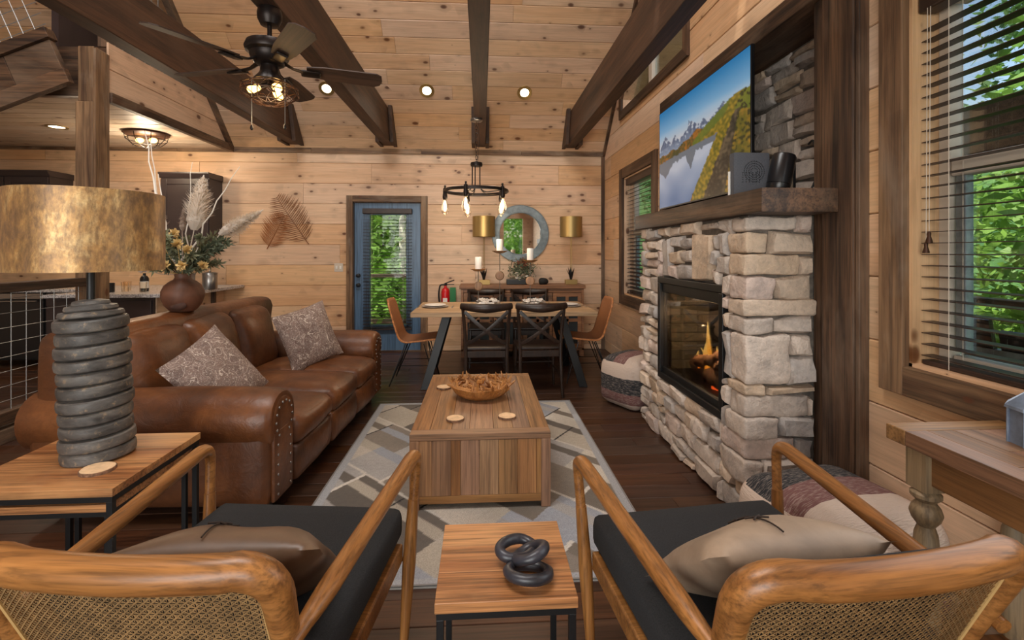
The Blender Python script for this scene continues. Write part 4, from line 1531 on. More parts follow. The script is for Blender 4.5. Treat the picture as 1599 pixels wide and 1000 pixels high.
for r_, z_ in ((0.2, -0.08), (0.13, -0.15)):
    mb.tube([(r_ * math.cos(6.283 * q / 24), r_ * math.sin(6.283 * q / 24), z_) for q in range(24)], 0.004, 5, closed=True)
mb.build('cage', 'bronze', t)
for s in (-1, 1):
    MB().ball((s * 0.075, 0, -0.085), 0.03, 12, 8, (1.5, 1, 1)).build('bulb', 'filament', t)
lamp('flush_glow', 'POINT', (-3.87, 5.85, EAVE - 0.25), 22, (1.0, 0.8, 0.56), size=0.1)

# ------------------------------------------------------------------ ceiling fan
fan = thing('ceiling_fan', 'five-blade bronze ceiling fan with caged bulbs hung from the tie beam', 'ceiling fan', (-1.245, 2.93, 2.79))
MB().lathe([(0.02, -0.10), (0.05, -0.095), (0.066, -0.06), (0.068, -0.03), (0.062, 0.0)], 24).build('canopy', 'bronze', fan)
MB().cyl((0, 0, -0.2), (0, 0, -0.09), 0.013, n=12).build('down_rod', 'bronze', fan)
MB().lathe([(0.02, -0.18), (0.07, -0.185), (0.125, -0.205), (0.136, -0.235), (0.13, -0.255), (0.108, -0.265), (0.106, -0.285), (0.085, -0.32), (0.06, -0.335)], 28).build('motor', 'bronze', fan)
MB().lathe([(0.05, -0.335), (0.052, -0.37), (0.06, -0.385), (0.085, -0.415), (0.088, -0.425), (0.03, -0.43)], 24).build('light_hub', 'bronze', fan)
blade = arm_ = None
for k in range(5):
    a = 19 + 72 * k
    if blade is None:
        mb = MB()
        tilt = Matrix.Rotation(R(-14), 4, 'X')
        outl = [(0.20, -0.045), (0.30, -0.062), (0.60, -0.072), (0.635, -0.05), (0.645, 0.0), (0.635, 0.05), (0.60, 0.072), (0.30, 0.062), (0.20, 0.045)]
        n_ = len(outl)
        vs = [tilt @ Vector((x, y, 0.0)) for x, y in outl] + [tilt @ Vector((x, y, 0.007)) for x, y in outl]
        mb.add(vs, [tuple(range(n_)), tuple(range(n_, 2 * n_))] + [(i, (i + 1) % n_, n_ + (i + 1) % n_, n_ + i) for i in range(n_)])
        blade = mb.build('blade', wood('fan_blade', (78, 56, 43), (48, 34, 27), axis=0, rough=0.62), fan, smooth=False)
        mb = MB()
        mb.tube([(0.08, 0, 0.03), (0.13, 0, 0.005), (0.19, 0, -0.006)], [0.02, 0.014, 0.02], 8, flat=0.5)
        mb.softbox((0.17, -0.032, -0.02), (0.28, 0.032, -0.004), 0.008, 4, mtx=tilt)
        arm_ = mb.build('blade_arm', 'bronze', fan)
        b_, r_ = blade, arm_
    else:
        b_, r_ = share(blade, fan), share(arm_, fan)
    for o in (b_, r_):
        o.location = (0, 0, -0.34)
        o.rotation_euler = (0, 0, R(a))
mb = MB()
rings = [(0.09, -0.43), (0.155, -0.46), (0.16, -0.50), (0.10, -0.545), (0.045, -0.555)]
for k in range(12):
    a, a2 = 6.283 * k / 12, 6.283 * (k + 0.5) / 12
    mb.tube([(r_ * math.cos(a if i % 2 == 0 else a2), r_ * math.sin(a if i % 2 == 0 else a2), z_) for i, (r_, z_) in enumerate(rings)], 0.0028, 5)
    mb.tube([(r_ * math.cos(a if i % 2 == 0 else a2 - 0.52), r_ * math.sin(a if i % 2 == 0 else a2 - 0.52), z_) for i, (r_, z_) in enumerate(rings)], 0.0028, 5)
for r_, z_ in rings[1:]:
    mb.tube([(r_ * math.cos(6.283 * q / 28), r_ * math.sin(6.283 * q / 28), z_) for q in range(28)], 0.003, 5, closed=True)
mb.build('light_cage', 'cage_copper', fan)
for k, a in enumerate((200, 320, 80)):
    d = Vector((math.cos(R(a)), math.sin(R(a)), -0.45)).normalized()
    p = Vector((0, 0, -0.44)) + d * 0.03
    mt = Matrix.Translation(p) @ rot_to(d)
    bl = MB().lathe([(0.012, 0.02), (0.02, 0.04), (0.024, 0.07), (0.018, 0.09), (0.004, 0.1)], 12, mt).build('bulb', 'filament', fan)
    MB().lathe([(0.014, -0.02), (0.014, 0.025)], 10, mt).build('socket', 'bronze', bl)
for k, (x, y, z1) in enumerate(((-0.075, -0.06, -0.70), (0.10, -0.03, -0.685))):
    c = MB().tube([(x, y, -0.42), (x, y, z1)], 0.0016, 5).build('pull_chain', 'wire', fan)
    MB().lathe([(0.003, z1 + 0.004), (0.008, z1 - 0.008), (0.009, z1 - 0.02), (0.004, z1 - 0.028)], 10, Matrix.Translation((x, y, 0))).build('chain_fob', 'bronze', c)
lamp('fan_glow', 'POINT', (-1.245, 2.93, 2.14), 2.5, (1.0, 0.74, 0.42), size=0.08)
lamp('fan_bulb_glow', 'POINT', (-1.20, 2.90, 2.33), 0.25, (1.0, 0.62, 0.26), size=0.03)

# ------------------------------------------------------------------ chandelier
ch = thing('chandelier', 'black wagon-wheel chandelier with five hanging glass bulbs over the dining table', 'chandelier', (-0.055, 5.2, 2.79))
MB().lathe([(0.064, -0.0), (0.066, -0.02), (0.055, -0.03), (0.01, -0.034)], 24).build('canopy', 'steel', ch)
mb = MB()
for k in range(11):
    z_ = -0.035 - 0.04 * k
    pts = [((0.011 * math.cos(q) if k % 2 else 0), (0 if k % 2 else 0.011 * math.cos(q)), z_ - 0.02 + 0.026 * math.sin(q)) for q in [6.283 * w / 10 for w in range(10)]]
    mb.tube(pts, 0.003, 5, closed=True)
stuff(mb.build('chain', 'bronze', ch))
MB().tube([(0.02, 0, -0.03), (0.03, 0, -0.25), (0.012, 0, -0.47)], 0.0025, 5).build('cord', 'rubber', ch)
MB().lathe([(0.01, -0.455), (0.02, -0.46), (0.062, -0.47), (0.066, -0.49), (0.062, -0.51), (0.02, -0.515)], 24).build('hub', 'bronze', ch)
mb = MB()
mb.tube([(0.335 * math.cos(6.283 * q / 48), 0.335 * math.sin(6.283 * q / 48), -0.775) for q in range(48)], 0.012, 8, closed=True, flat=1.5)
mb.build('ring', 'bronze', ch)
for k in range(5):
    a = R(180 + 72 * k)
    c_, s_ = math.cos(a), math.sin(a)
    MB().tube(smooth_path([(0.045 * c_, 0.045 * s_, -0.505), (0.045 * c_, 0.045 * s_, -0.80), (0.33 * c_, 0.33 * s_, -0.785)], 0.12, 6), 0.006, 6).build('arm', 'bronze', ch)
    so = MB().lathe([(0.006, -0.715), (0.012, -0.72), (0.009, -0.74), (0.02, -0.75), (0.022, -0.80), (0.026, -0.83), (0.026, -0.85), (0.018, -0.87)], 14, Matrix.Translation((0.335 * c_, 0.335 * s_, 0))).build('socket', 'bronze', ch)
    MB().lathe([(0.014, -0.865), (0.022, -0.89), (0.038, -0.94), (0.042, -0.975), (0.034, -1.01), (0.01, -1.03)], 16, Matrix.Translation((0.335 * c_, 0.335 * s_, 0)), caps=False).build('bulb', 'bulb_glass', so)
    MB().lathe([(0.004, -0.88), (0.012, -0.90), (0.017, -0.95), (0.013, -0.985), (0.004, -0.995)], 10, Matrix.Translation((0.335 * c_, 0.335 * s_, 0))).build('filament', 'filament_hot', so)
lamp('chandelier_glow', 'POINT', (-0.02, 5.2, 1.72), 14, (1.0, 0.82, 0.58), size=0.25)

# ------------------------------------------------------------------ sofa
sofa = thing('sofa', 'large brown distressed leather sofa with rolled arms and nailheads', 'sofa', (-1.55, 3.55, 0), -3)
MB().softbox((-0.58, -0.97, 0.09), (0.53, 0.97, 0.31), 0.05, 6, wob=0.004).build('base', 'leather', sofa)
MB().softbox((-0.66, -1.02, 0.10), (-0.41, 1.02, 0.955), 0.075, 10, puff=(0, 0, 0.0), wob=0.012, seed=2).build('back_frame', 'leather', sofa)
for s in (-1, 1):
    arm = MB().softbox((-0.64, min(s * 0.79, s * 1.06), 0.08), (0.555, max(s * 0.79, s * 1.06), 0.50), 0.05, 8, puff=(0, 0.012, 0), puffneg=(0, 0.012, 0), wob=0.006, seed=s + 4).build('arm', 'leather', sofa)
    prof = [(0.02, -0.70), (0.12, -0.70), (0.148, -0.68), (0.154, -0.6), (0.158, -0.2), (0.16, 0.1), (0.158, 0.45), (0.152, 0.535), (0.136, 0.56), (0.12, 0.565), (0.02, 0.565)]
    m = Matrix.Translation((0, s * 0.925, 0.495)) @ Matrix.Rotation(R(90), 4, 'Y')
    roll = MB()
    roll.lathe(prof, 28, m)
    roll.v = [tuple(Vector(p) + noise.noise_vector(Vector(p) * 5) * 0.008) for p in roll.v]
    roll.build('arm_roll', 'leather', sofa)
    mb = MB()
    mb.lathe([(0.02, 0.566), (0.105, 0.57), (0.118, 0.562), (0.118, 0.552)], 24, m)
    mb.softbox((0.548, s * 0.925 - 0.105, 0.10), (0.572, s * 0.925 + 0.105, 0.45), 0.01, 4)
    fp_ = mb.build('arm_front', 'leather', sofa)
    mb = MB()
    pts = [(0.09 * math.cos(6.283 * k / 14), 0.09 * math.sin(6.283 * k / 14)) for k in range(14)]
    pts = [(a, b + 0.495) for a, b in pts if b > -0.075]
    pts += [(q * 0.07, 0.13 + 0.05 * k) for q in (-1, 1) for k in range(6)]
    for a, b in pts:
        mb.ball((0.573, s * 0.925 + a, b), 0.0075, 7, 5, (0.6, 1, 1))
    stuff(mb.build('nailhead', 'steel', fp_))
for k in range(3):
    y0 = -0.80 + 1.60 * k / 3
    y1 = y0 + 1.60 / 3
    MB().softbox((-0.30, y0 + 0.004, 0.285), (0.60, y1 - 0.004, 0.455), 0.07, 9, puff=(0.02, 0, 0.035), wob=0.012, seed=k + 20).build('seat_cushion', 'leather', sofa)
    MB().softbox((0.50, y0 + 0.006, 0.10), (0.585, y1 - 0.006, 0.30), 0.03, 6, puff=(0.02, 0, 0), wob=0.008, seed=k + 50).build('front_panel', 'leather', sofa)
    mt = Matrix.Translation((-0.30, 0, 0.40)) @ Matrix.Rotation(R(-13), 4, 'Y')
    MB().softbox((-0.19, y0 + 0.004, -0.02), (0.075, y1 - 0.004, 0.525), 0.10, 10, puff=(0.045, 0, 0.0), wob=0.014, seed=k + 30, mtx=mt).build('back_cushion', 'leather', sofa)
for x in (-0.55, 0.48):
    for y in (-0.93, 0.93):
        MB().lathe([(0.025, 0), (0.035, 0.1)], 10, Matrix.Translation((x, y, 0))).build('foot', 'dark_z', sofa)


def throw_pillow(name, label, mat, loc, n, roll, w, h, t, seed, cat='pillow'):
    """n: direction the pillow's face looks in; roll turns it in its own plane"""
    n = Vector(n).normalized()
    up = Vector((0, 0, 1))
    ux = up.cross(n).normalized()
    uy = n.cross(ux)
    m = Matrix((ux, uy, n)).transposed().to_4x4() @ Matrix.Rotation(R(roll), 4, 'Z')
    o = thing(name, label, cat, loc)
    MB().pillow(w, h, t, 18, m, seed).build('cover', mat, o, merge=True, angle=80)
    return o, m


throw_pillow('throw_pillow', 'patterned taupe throw pillow tipped on its corner at the near end of the sofa', 'paisley', (-1.565, 2.98, 0.62), (0.82, -0.30, 0.5), 24, 0.50, 0.50, 0.17, 1)
throw_pillow('throw_pillow', 'patterned taupe throw pillow upright against the far sofa arm', 'paisley', (-1.385, 3.98, 0.685), (0.80, -0.62, 0.34), 12, 0.48, 0.48, 0.17, 2)


# ------------------------------------------------------------------ rug
RX0, RX1, RY0, RY1 = -0.90, 0.80, 1.97, 4.36
PAL = [lin(c) for c in ((178, 174, 170), (198, 188, 174), (142, 132, 120), (104, 96, 88), (208, 200, 186), (164, 168, 176), (186, 176, 160), (124, 114, 102))]


def rug_color(p):
    x, y = p.x, p.y
    if min(x + 0.85, 0.85 - x) < 0.05 or min(y + 1.195, 1.195 - y) < 0.045:
        return lin((172, 173, 176))
    a = x * 0.72 + y * 0.69
    b = -x * 0.80 + y * 0.60
    ia = math.floor(a / 0.30)
    fa = a / 0.30 - ia
    sh = 0.37 * (ia % 3)
    ib = math.floor(b / 0.40 + sh)
    fb = b / 0.40 + sh - ib
    h = (ia * 7 + ib * 11 + (ia * ib) % 5) % 8
    if ib % 3 == 0 and fb < 0.032:
        return lin((30, 28, 28))
    if ib % 3 == 1 and fb < 0.06:
        return lin((224, 216, 204))
    if ia % 2 == 0 and fa < 0.06:
        return lin((214, 206, 194))
    if ia % 2 == 1 and 0.55 < fa < 0.8:
        return PAL[(h + 3) % 8]
    if ia % 4 == 2 and fa > 0.72:
        return PAL[(h + 5) % 8]
    c = PAL[h]
    k = 1 + 0.26 * noise.noise(Vector((x * 3, y * 3, 0))) + 0.10 * noise.noise(Vector((x * 40, y * 40, 0)))
    return (c[0] * k, c[1] * k, c[2] * k, 1)


rug = tag(MB().box(-0.85, 0.85, -1.195, 1.195, 0.0, 0.011).build('area_rug', plain('rug_backing', (150, 146, 140), 0.95), smooth=False), 'grey and beige geometric area rug under the wooden coffee table', 'rug')
rug.location = ((RX0 + RX1) / 2, (RY0 + RY1) / 2, 0.001)
pile = MB().grid(210, 300, lambda a, b: (-0.85 + 1.70 * a, -1.195 + 2.39 * b, 0.0115)).build('pile', vcol_mat('rug_pile', 0.95, bump=0.6), rug, smooth=False, normals=False)
paint(pile, rug_color)
M['rug_edge'] = plain('rug_binding', (128, 124, 120), 0.95)
for x0, x1, y0, y1 in ((-0.85, -0.842, -1.195, 1.195), (0.842, 0.85, -1.195, 1.195), (-0.842, 0.842, -1.195, -1.187), (-0.842, 0.842, 1.187, 1.195)):
    MB().box(x0, x1, y0, y1, 0.009, 0.0135).build('binding', 'rug_edge', rug, smooth=False)

# ------------------------------------------------------------------ coffee table
CX0, CX1, CY0, CY1, CH = -0.375, 0.365, 2.54, 3.78, 0.41
ct = thing('coffee_table', 'solid plank coffee table of reclaimed teak on the grey rug', 'coffee table', (-0.005, 3.16, 0.013))
hx, hy, ch_ = 0.37, 0.62, CH - 0.013
MB().box(-hx, hx, -hy, -hy + 0.07, ch_ - 0.035, ch_).build('top_border', 'teak_x', ct, smooth=False, bevel=0.003)
MB().box(-hx, hx, hy - 0.07, hy, ch_ - 0.035, ch_).build('top_border', 'teak_x', ct, smooth=False, bevel=0.003)
rnd = random.Random(8)
xs_ = [-hx, -0.27, -0.155, -0.06, 0.07, 0.175, 0.27, hx]
for a, b in zip(xs_, xs_[1:]):
    MB().box(a + 0.0008, b - 0.0008, -hy + 0.071, hy - 0.071, ch_ - 0.034, ch_ - 0.0005 - rnd.uniform(0, 0.001)).build('top_plank', 'teak_y', ct, smooth=False, bevel=0.0007)
for sx in (-1, 1):
    for sy in (-1, 1):
        MB().box(min(sx * hx, sx * (hx - 0.05)), max(sx * hx, sx * (hx - 0.05)), min(sy * hy, sy * (hy - 0.05)), max(sy * hy, sy * (hy - 0.05)), 0, ch_ - 0.036).build('leg', 'teak_z', ct, smooth=False, bevel=0.003)
for sy in (-1, 1):
    ya, yb = sorted((sy * (hy - 0.004), sy * (hy - 0.03)))
    ws = [-hx + 0.05]
    while ws[-1] < hx - 0.13:
        ws.append(ws[-1] + rnd.choice((0.05, 0.065, 0.085, 0.1)))
    ws.append(hx - 0.05)
    for a, b in zip(ws, ws[1:]):
        MB().box(a + 0.0006, b - 0.0006, ya, yb - rnd.uniform(0, 0.001), 0.072, ch_ - 0.037).build('side_plank', 'teak_z', ct, smooth=False, bevel=0.0015)
    MB().box(-hx + 0.05, hx - 0.05, ya, yb, 0.03, 0.071).build('bottom_rail', 'teak_x', ct, smooth=False, bevel=0.002)
for sx in (-1, 1):
    xa, xb = sorted((sx * (hx - 0.004), sx * (hx - 0.03)))
    n_ = 14
    for k in range(n_):
        a = -hy + 0.05 + (2 * hy - 0.1) * k / n_
        MB().box(xa, xb, a + 0.0006, a + (2 * hy - 0.1) / n_ - 0.0006, 0.072, ch_ - 0.037).build('side_plank', 'teak_z', ct, smooth=False, bevel=0.0015)
    MB().box(xa, xb, -hy + 0.05, hy - 0.05, 0.03, 0.071).build('bottom_rail', 'teak_y', ct, smooth=False, bevel=0.002)


def coaster(label, loc, seed, r=0.052):
    t = thing('wood_slice_coaster', label, 'coaster', loc, seed * 40, group='wood slice coasters')
    n = 20
    rad = [r * (1 + 0.07 * noise.noise(Vector((math.cos(6.283 * k / n) * 1.5, math.sin(6.283 * k / n) * 1.5, seed)))) for k in range(n)]
    poly = [(rad[k] * math.cos(6.283 * k / n), rad[k] * math.sin(6.283 * k / n)) for k in range(n)]
    MB().prism(poly, 2, 0, 0.011).build('bark', 'bark', t)
    MB().prism([(x * 0.94, y * 0.94) for x, y in poly], 2, 0.0, 0.0122).build('wood_face', 'slice', t)


coaster('round wood slice coaster at the near left of the coffee table', (-0.149, 2.755, 0.41), 1)
coaster('round wood slice coaster at the near right of the coffee table', (0.147, 2.775, 0.41), 2)
coaster('round wood slice coaster half behind the teak root bowl', (-0.262, 3.40, 0.41), 3)

# teak root bowl: ring of splintered root pieces around a hollow
bowl = thing('root_bowl', 'ragged teak root bowl on the coffee table', 'bowl', (-0.005, 3.20, 0.41))
rnd = random.Random(15)


def bowl_pt(a, t, o):
    nz = noise.noise(Vector((math.cos(a) * 2.3, math.sin(a) * 2.3, t * 2 + o)))
    r = (0.115 + 0.085 * math.sin(t * 1.45)) * (1 + 0.10 * nz) + o
    return (r * math.cos(a), r * math.sin(a), 0.002 + 0.080 * t ** 1.3 + 0.012 * nz * t)


mb = MB()
NA = 44
outer = [[bowl_pt(6.283 * k / NA, i / 5, 0) for k in range(NA)] for i in range(6)]
inner = [[bowl_pt(6.283 * k / NA, i / 5, -0.028) for k in range(NA)] for i in range(5, -1, -1)]
inner = [[(p[0], p[1], p[2] + 0.012) for p in row] for row in inner]
ringv = outer + inner
vs = [p for row in ringv for p in row]
fs = [(i * NA + k, i * NA + (k + 1) % NA, (i + 1) * NA + (k + 1) % NA, (i + 1) * NA + k) for i in range(len(ringv) - 1) for k in range(NA)]
fs += [tuple(range(NA)), tuple((len(ringv) - 1) * NA + k for k in range(NA))]
mb.add(vs, fs)
mb.build('shell', 'root', bowl)
mb = MB()
for k in range(150):
    a = rnd.uniform(0, 6.283)
    tt = rnd.uniform(0.75, 1.0)
    p = Vector(bowl_pt(a, tt, -0.012))
    d = Vector((math.cos(a) * rnd.uniform(-1.0, 0.3) + rnd.gauss(0, 0.4), math.sin(a) * rnd.uniform(-1.0, 0.3) + rnd.gauss(0, 0.3), rnd.uniform(0.05, 0.6)))
    L = rnd.uniform(0.03, 0.07)
    mb.tube([p, p + d.normalized() * L * 0.6, p + d.normalized() * L + Vector((0, 0, 0.004))], [0.009, 0.0075, 0.002], 5)
stuff(mb.build('root_splinter', 'root', bowl))
for k in range(9):
    a = 6.283 * k / 9 + 0.3
    p = Vector((0.09 * math.cos(a), 0.09 * math.sin(a), 0.045))
    q = p + Vector((rnd.uniform(-0.05, 0.05), rnd.uniform(-0.05, 0.05), 0.05))
    MB().tube([p * 1.3, p.lerp(q, 0.5), q], [0.02, 0.017, 0.008], 7).build('root_chunk', 'root', bowl)

# ------------------------------------------------------------------ end tables, lamp, knot


def nest_table(name, label, x0, x1, y0, y1, zt, th, leg=0.02, mat='mango_x', planks=3):
    cx, cy = (x0 + x1) / 2, (y0 + y1) / 2
    t = thing(name, label, 'side table', (cx, cy, 0))
    hx, hy = (x1 - x0) / 2, (y1 - y0) / 2
    ys = [-hy + 2 * hy * k / planks for k in range(planks + 1)]
    for a, b in zip(ys, ys[1:]):
        MB().box(-hx, hx, a + 0.0002, b - 0.0002, zt - th, zt).build('top_plank', mat, t, smooth=False, bevel=0.0012)
    ins = 0.004
    zf = zt - th
    MB().box(-hx + ins, hx - ins, -hy + ins, -hy + ins + leg, zf - leg, zf).build('frame_rail', 'black_metal', t, smooth=False)
    MB().box(-hx + ins, hx - ins, hy - ins - leg, hy - ins, zf - leg, zf).build('frame_rail', 'black_metal', t, smooth=False)
    for s in (-1, 1):
        xa, xb = sorted((s * (hx - ins), s * (hx - ins - leg)))
        MB().box(xa, xb, -hy + ins + leg, hy - ins - leg, zf - leg, zf).build('frame_rail', 'black_metal', t, smooth=False)
        MB().box(xa, xb, -hy + ins, hy - ins, 0, leg * 0.8).build('foot_rail', 'black_metal', t, smooth=False)
        for q in (-1, 1):
            ya, yb = sorted((q * (hy - ins), q * (hy - ins - leg)))
            MB().box(xa, xb, ya, yb, leg * 0.8, zf - leg).build('leg', 'black_metal', t, smooth=False, bevel=0.001)
    return t


nest_table('end_table', 'taller mango wood end table with a black frame, under the ribbed lamp', -1.80, -1.245, 1.715, 2.23, 0.56, 0.028)
nest_table('nesting_table', 'lower mango wood table nested beneath the lamp table', -1.74, -1.275, 1.745, 2.20, 0.492, 0.026, 0.018)
nest_table('center_table', 'small square mango wood table between the two cane armchairs', -0.115, 0.24, 1.19, 1.535, 0.50, 0.026, 0.018)
coaster('wood slice coaster at the foot of the ribbed table lamp', (-1.40, 1.86, 0.56), 4, 0.055)

lampt = thing('table_lamp', 'table lamp with a stacked grey ringed base and a mottled gold drum shade', 'lamp', (-1.50, 2.0, 0.56))
lean = Matrix.Rotation(R(-3), 4, 'Y')
rings_ = 11
for k in range(rings_):
    z0 = 0.05 * k
    rr_ = 0.116 + 0.003 * math.sin(k * 1.9)
    tw = Matrix.Translation((0, 0, z0)) @ Matrix.Rotation(R(2.2), 4, 'X') if 0 < k else Matrix.Translation((0, 0, z0))
    mb = MB().lathe([(0.09, 0.0), (rr_ - 0.005, 0.001), (rr_, 0.006), (rr_ + 0.002, 0.022), (rr_, 0.039), (rr_ - 0.005, 0.044), (0.10, 0.046), (0.09, 0.05)], 36, lean @ tw)
    mb.v = [tuple(Vector(p) + noise.noise_vector(Vector(p) * 9) * 0.0025) for p in mb.v]
    mb.build('ring', 'lampbase', lampt, angle=32)
for k, (r0, zz) in enumerate(((0.104, 0.550), (0.084, 0.573), (0.06, 0.592))):
    mb = MB().lathe([(r0 - 0.03, 0), (r0 - 0.004, 0.001), (r0, 0.006), (r0 - 0.004, 0.018), (r0 - 0.03, 0.024)], 32, lean @ Matrix.Translation((0, 0, zz)))
    mb.v = [tuple(Vector(p) + noise.noise_vector(Vector(p) * 14) * 0.003) for p in mb.v]
    mb.build('top_ring', 'lampbase', lampt, angle=32)
topc = lean @ Vector((0, 0, 0.61))
MB().cyl(topc, (topc.x, topc.y, 0.86), 0.014, n=12).build('stem', 'black_metal', lampt)
shx = topc.x - 0.005
sh = MB()
sh.lathe([(0.243, 0.728), (0.243, 1.032)], 64, Matrix.Translation((shx, 0, 0)), caps=False)
sh.lathe([(0.2405, 1.032), (0.2405, 0.728)], 64, Matrix.Translation((shx, 0, 0)), caps=False)
sh.lathe([(0.243, 1.032), (0.2405, 1.032)], 64, Matrix.Translation((shx, 0, 0)), caps=False)
sh.lathe([(0.2405, 0.728), (0.243, 0.728)], 64, Matrix.Translation((shx, 0, 0)), caps=False)
shade = sh.build('shade', 'shade', lampt, angle=30)
mb = MB()
for k in range(3):
    a = 6.283 * k / 3
    mb.tube([(shx, 0, 0.86), (shx + 0.241 * math.cos(a), 0.241 * math.sin(a), 0.90)], 0.003, 5)
mb.build('shade_spider', 'black_metal', shade)
MB().ball((shx, 0, 0.92), 0.035, 12, 8, (1, 1, 1.3)).build('bulb', 'white', lampt)

kn = thing('knot_ornament', 'blackened wooden chain of three links on the small center table', 'ornament', (0.118, 1.30, 0.50))


def link(c, nrm, rx, ry, turn, r=0.0165):
    nrm = Vector(nrm).normalized()
    m = rot_to(nrm) @ Matrix.Rotation(R(turn), 4, 'Z')
    pts = [Vector(c) + (m @ Vector((rx * math.cos(6.283 * k / 40), ry * math.sin(6.283 * k / 40), 0))) for k in range(40)]
    mb = MB().tube(pts, r, 12, closed=True, up=tuple(nrm))
    mb.v = [tuple(Vector(p) + noise.noise_vector(Vector(p) * 30) * 0.0022) for p in mb.v]
    return mb.build('link', 'knot', kn)


link((-0.020, 0.050, 0.030), (0.16, -0.12, 0.98), 0.052, 0.036, -25, 0.0142)
link((0.014, 0.012, 0.040), (-0.34, 0.30, 0.88), 0.050, 0.042, 50, 0.0142)
link((0.004, -0.040, 0.022), (0.06, 0.20, 0.98), 0.053, 0.044, 10, 0.0142)

# ------------------------------------------------------------------ cane armchairs


def armchair(label, loc, rz):
    t = thing('cane_armchair', label, 'armchair', loc, rz, group='cane armchairs in the foreground')
    B0, B1 = Vector((0, -0.255, 0.37)), Vector((0, -0.41, 0.755))
    HW0, HW1 = 0.285, 0.315

    def S(u, v, off=0.0):
        """u -1..1, v 0..1 on the reclined back; off pushes it backwards"""
        p = B0.lerp(B1, v)
        x = u * (HW0 + (HW1 - HW0) * v)
        nrm = Vector((0, -0.385, -0.155)).normalized()
        return Vector((x, p.y - 0.035 * (1 - u * u), p.z)) + nrm * off
    pts = smooth_path([S(0, 0), S(1, 0), S(1, 1), S(0, 1)], 0.085, 8)
    half = pts
    full = half + [Vector((-p.x, p.y, p.z)) for p in reversed(half[1:-1])]
    # refine straight runs so the bow of the back shows
    dense = []
    for i, p in enumerate(full):
        q = full[(i + 1) % len(full)]
        n = max(1, int((q - p).length / 0.05))
        for k in range(n):
            w = p.lerp(q, k / n)
            if n > 1:
                vv = min(1, max(0, (w.z - B0.z) / (B1.z - B0.z)))
                uu = w.x / (HW0 + (HW1 - HW0) * vv)
                w = S(uu, vv)
            dense.append(w)
    rad = [0.026 + 0.008 * min(1, max(0, (p.z - 0.5) / 0.25)) for p in dense]
    MB().tube(dense, rad, 14, closed=True, up=(0, 0.93, 0.37)).build('back_frame', 'chair_wood_x', t, angle=80)

    mb = MB()

    def ribbon(p, q, n, w, off):
        d = Vector((q[0] - p[0], q[1] - p[1]))
        sx = 1.0 / 0.30
        sy = 1.0 / 0.41
        perp = Vector((-d.y / sy, d.x / sx))
        perp = Vector((perp.x * sx, perp.y * sy))
        L = Vector((perp.x / sx, perp.y / sy)).length
        perp = perp * (w / 2 / L)
        vs, fs = [], []
        for i in range(n + 1):
            k = i / n
            u, v = p[0] + d.x * k, p[1] + d.y * k
            vs += [S(u - perp.x, v - perp.y, off), S(u + perp.x, v + perp.y, off)]
        fs = [(2 * i, 2 * i + 1, 2 * i + 3, 2 * i + 2) for i in range(n)]
        mb.add(vs, fs)
    U0, V0, V1 = 0.93, 0.06, 0.94
    st = 0.0155
    nv_ = int(2 * U0 * 0.30 / st)
    for k in range(nv_ + 1):
        u = -U0 + 2 * U0 * k / nv_
        for e in (-0.0075, 0.0075):
            ribbon((u + e, V0), (u + e, V1), 5, 0.0021, 0.004)
    nh_ = int((V1 - V0) * 0.41 / st)
    for k in range(nh_ + 1):
        v = V0 + (V1 - V0) * k / nh_
        for e in (-0.006, 0.006):
            ribbon((-U0, v + e), (U0, v + e), 24, 0.0021, 0.005)
    W_, H_ = 2 * U0 * 0.30, (V1 - V0) * 0.41
    for sgn in (1, -1):
        c = -H_
        while c < W_:
            a0, a1 = max(0, c), min(W_, c + H_)
            if a1 - a0 > 0.01:
                p = (-U0 + a0 / 0.30, V0 + (a0 - c) / 0.41)
                q = (-U0 + a1 / 0.30, V0 + (a1 - c) / 0.41)
                if sgn < 0:
                    p, q = (-p[0], p[1]), (-q[0], q[1])
                ribbon(p, q, 14, 0.0030, 0.0062 + 0.0008 * sgn)
            c += st * 1.0
    stuff(mb.build('cane_weave', 'cane', t, smooth=False, normals=False))
    pin_ = smooth_path([S(0, 0.055, 0.008), S(0.925, 0.055, 0.008), S(0.915, 0.93, 0.008), S(0, 0.93, 0.008)], 0.06, 6)
    ring_ = pin_ + [Vector((-p.x, p.y, p.z)) for p in reversed(pin_[1:-1])]
    dn = []
    for i, p in enumerate(ring_):
        q = ring_[(i + 1) % len(ring_)]
        n = max(1, int((q - p).length / 0.05))
        for k in range(n):
            w = p.lerp(q, k / n)
            if n > 1:
                vv = (w.z + 0.003 - B0.z) / (B1.z - B0.z)
                uu = w.x / (HW0 + (HW1 - HW0) * vv)
                w = S(uu, vv, 0.008)
            dn.append(w)
    MB().tube(dn, 0.004, 6, closed=True, up=(0, 0.93, 0.37)).build('cane_edging', 'cane_edge', t)
    mt = Matrix.Translation((0, -0.225, 0.40)) @ Matrix.Rotation(R(21.9), 4, 'X')
    MB().softbox((-0.262, -0.004, 0.03), (0.262, 0.034, 0.325), 0.016, 7, puff=(0, 0.006, 0), mtx=mt).build('back_cushion', 'chair_fabric', t)
    MB().softbox((-0.335, -0.25, 0.345), (0.335, 0.40, 0.455), 0.03, 8, puff=(0, 0, 0.014), wob=0.003).build('seat_cushion', 'chair_fabric', t)
    mb = MB().box(-0.33, 0.33, 0.32, 0.355, 0.28, 0.343).box(-0.33, 0.33, -0.26, -0.225, 0.28, 0.343)
    mb.box(-0.345, -0.315, -0.26, 0.36, 0.28, 0.343).box(0.315, 0.345, -0.26, 0.36, 0.28, 0.343)
    mb.build('seat_frame', 'chair_wood_x', t, smooth=False, bevel=0.006)
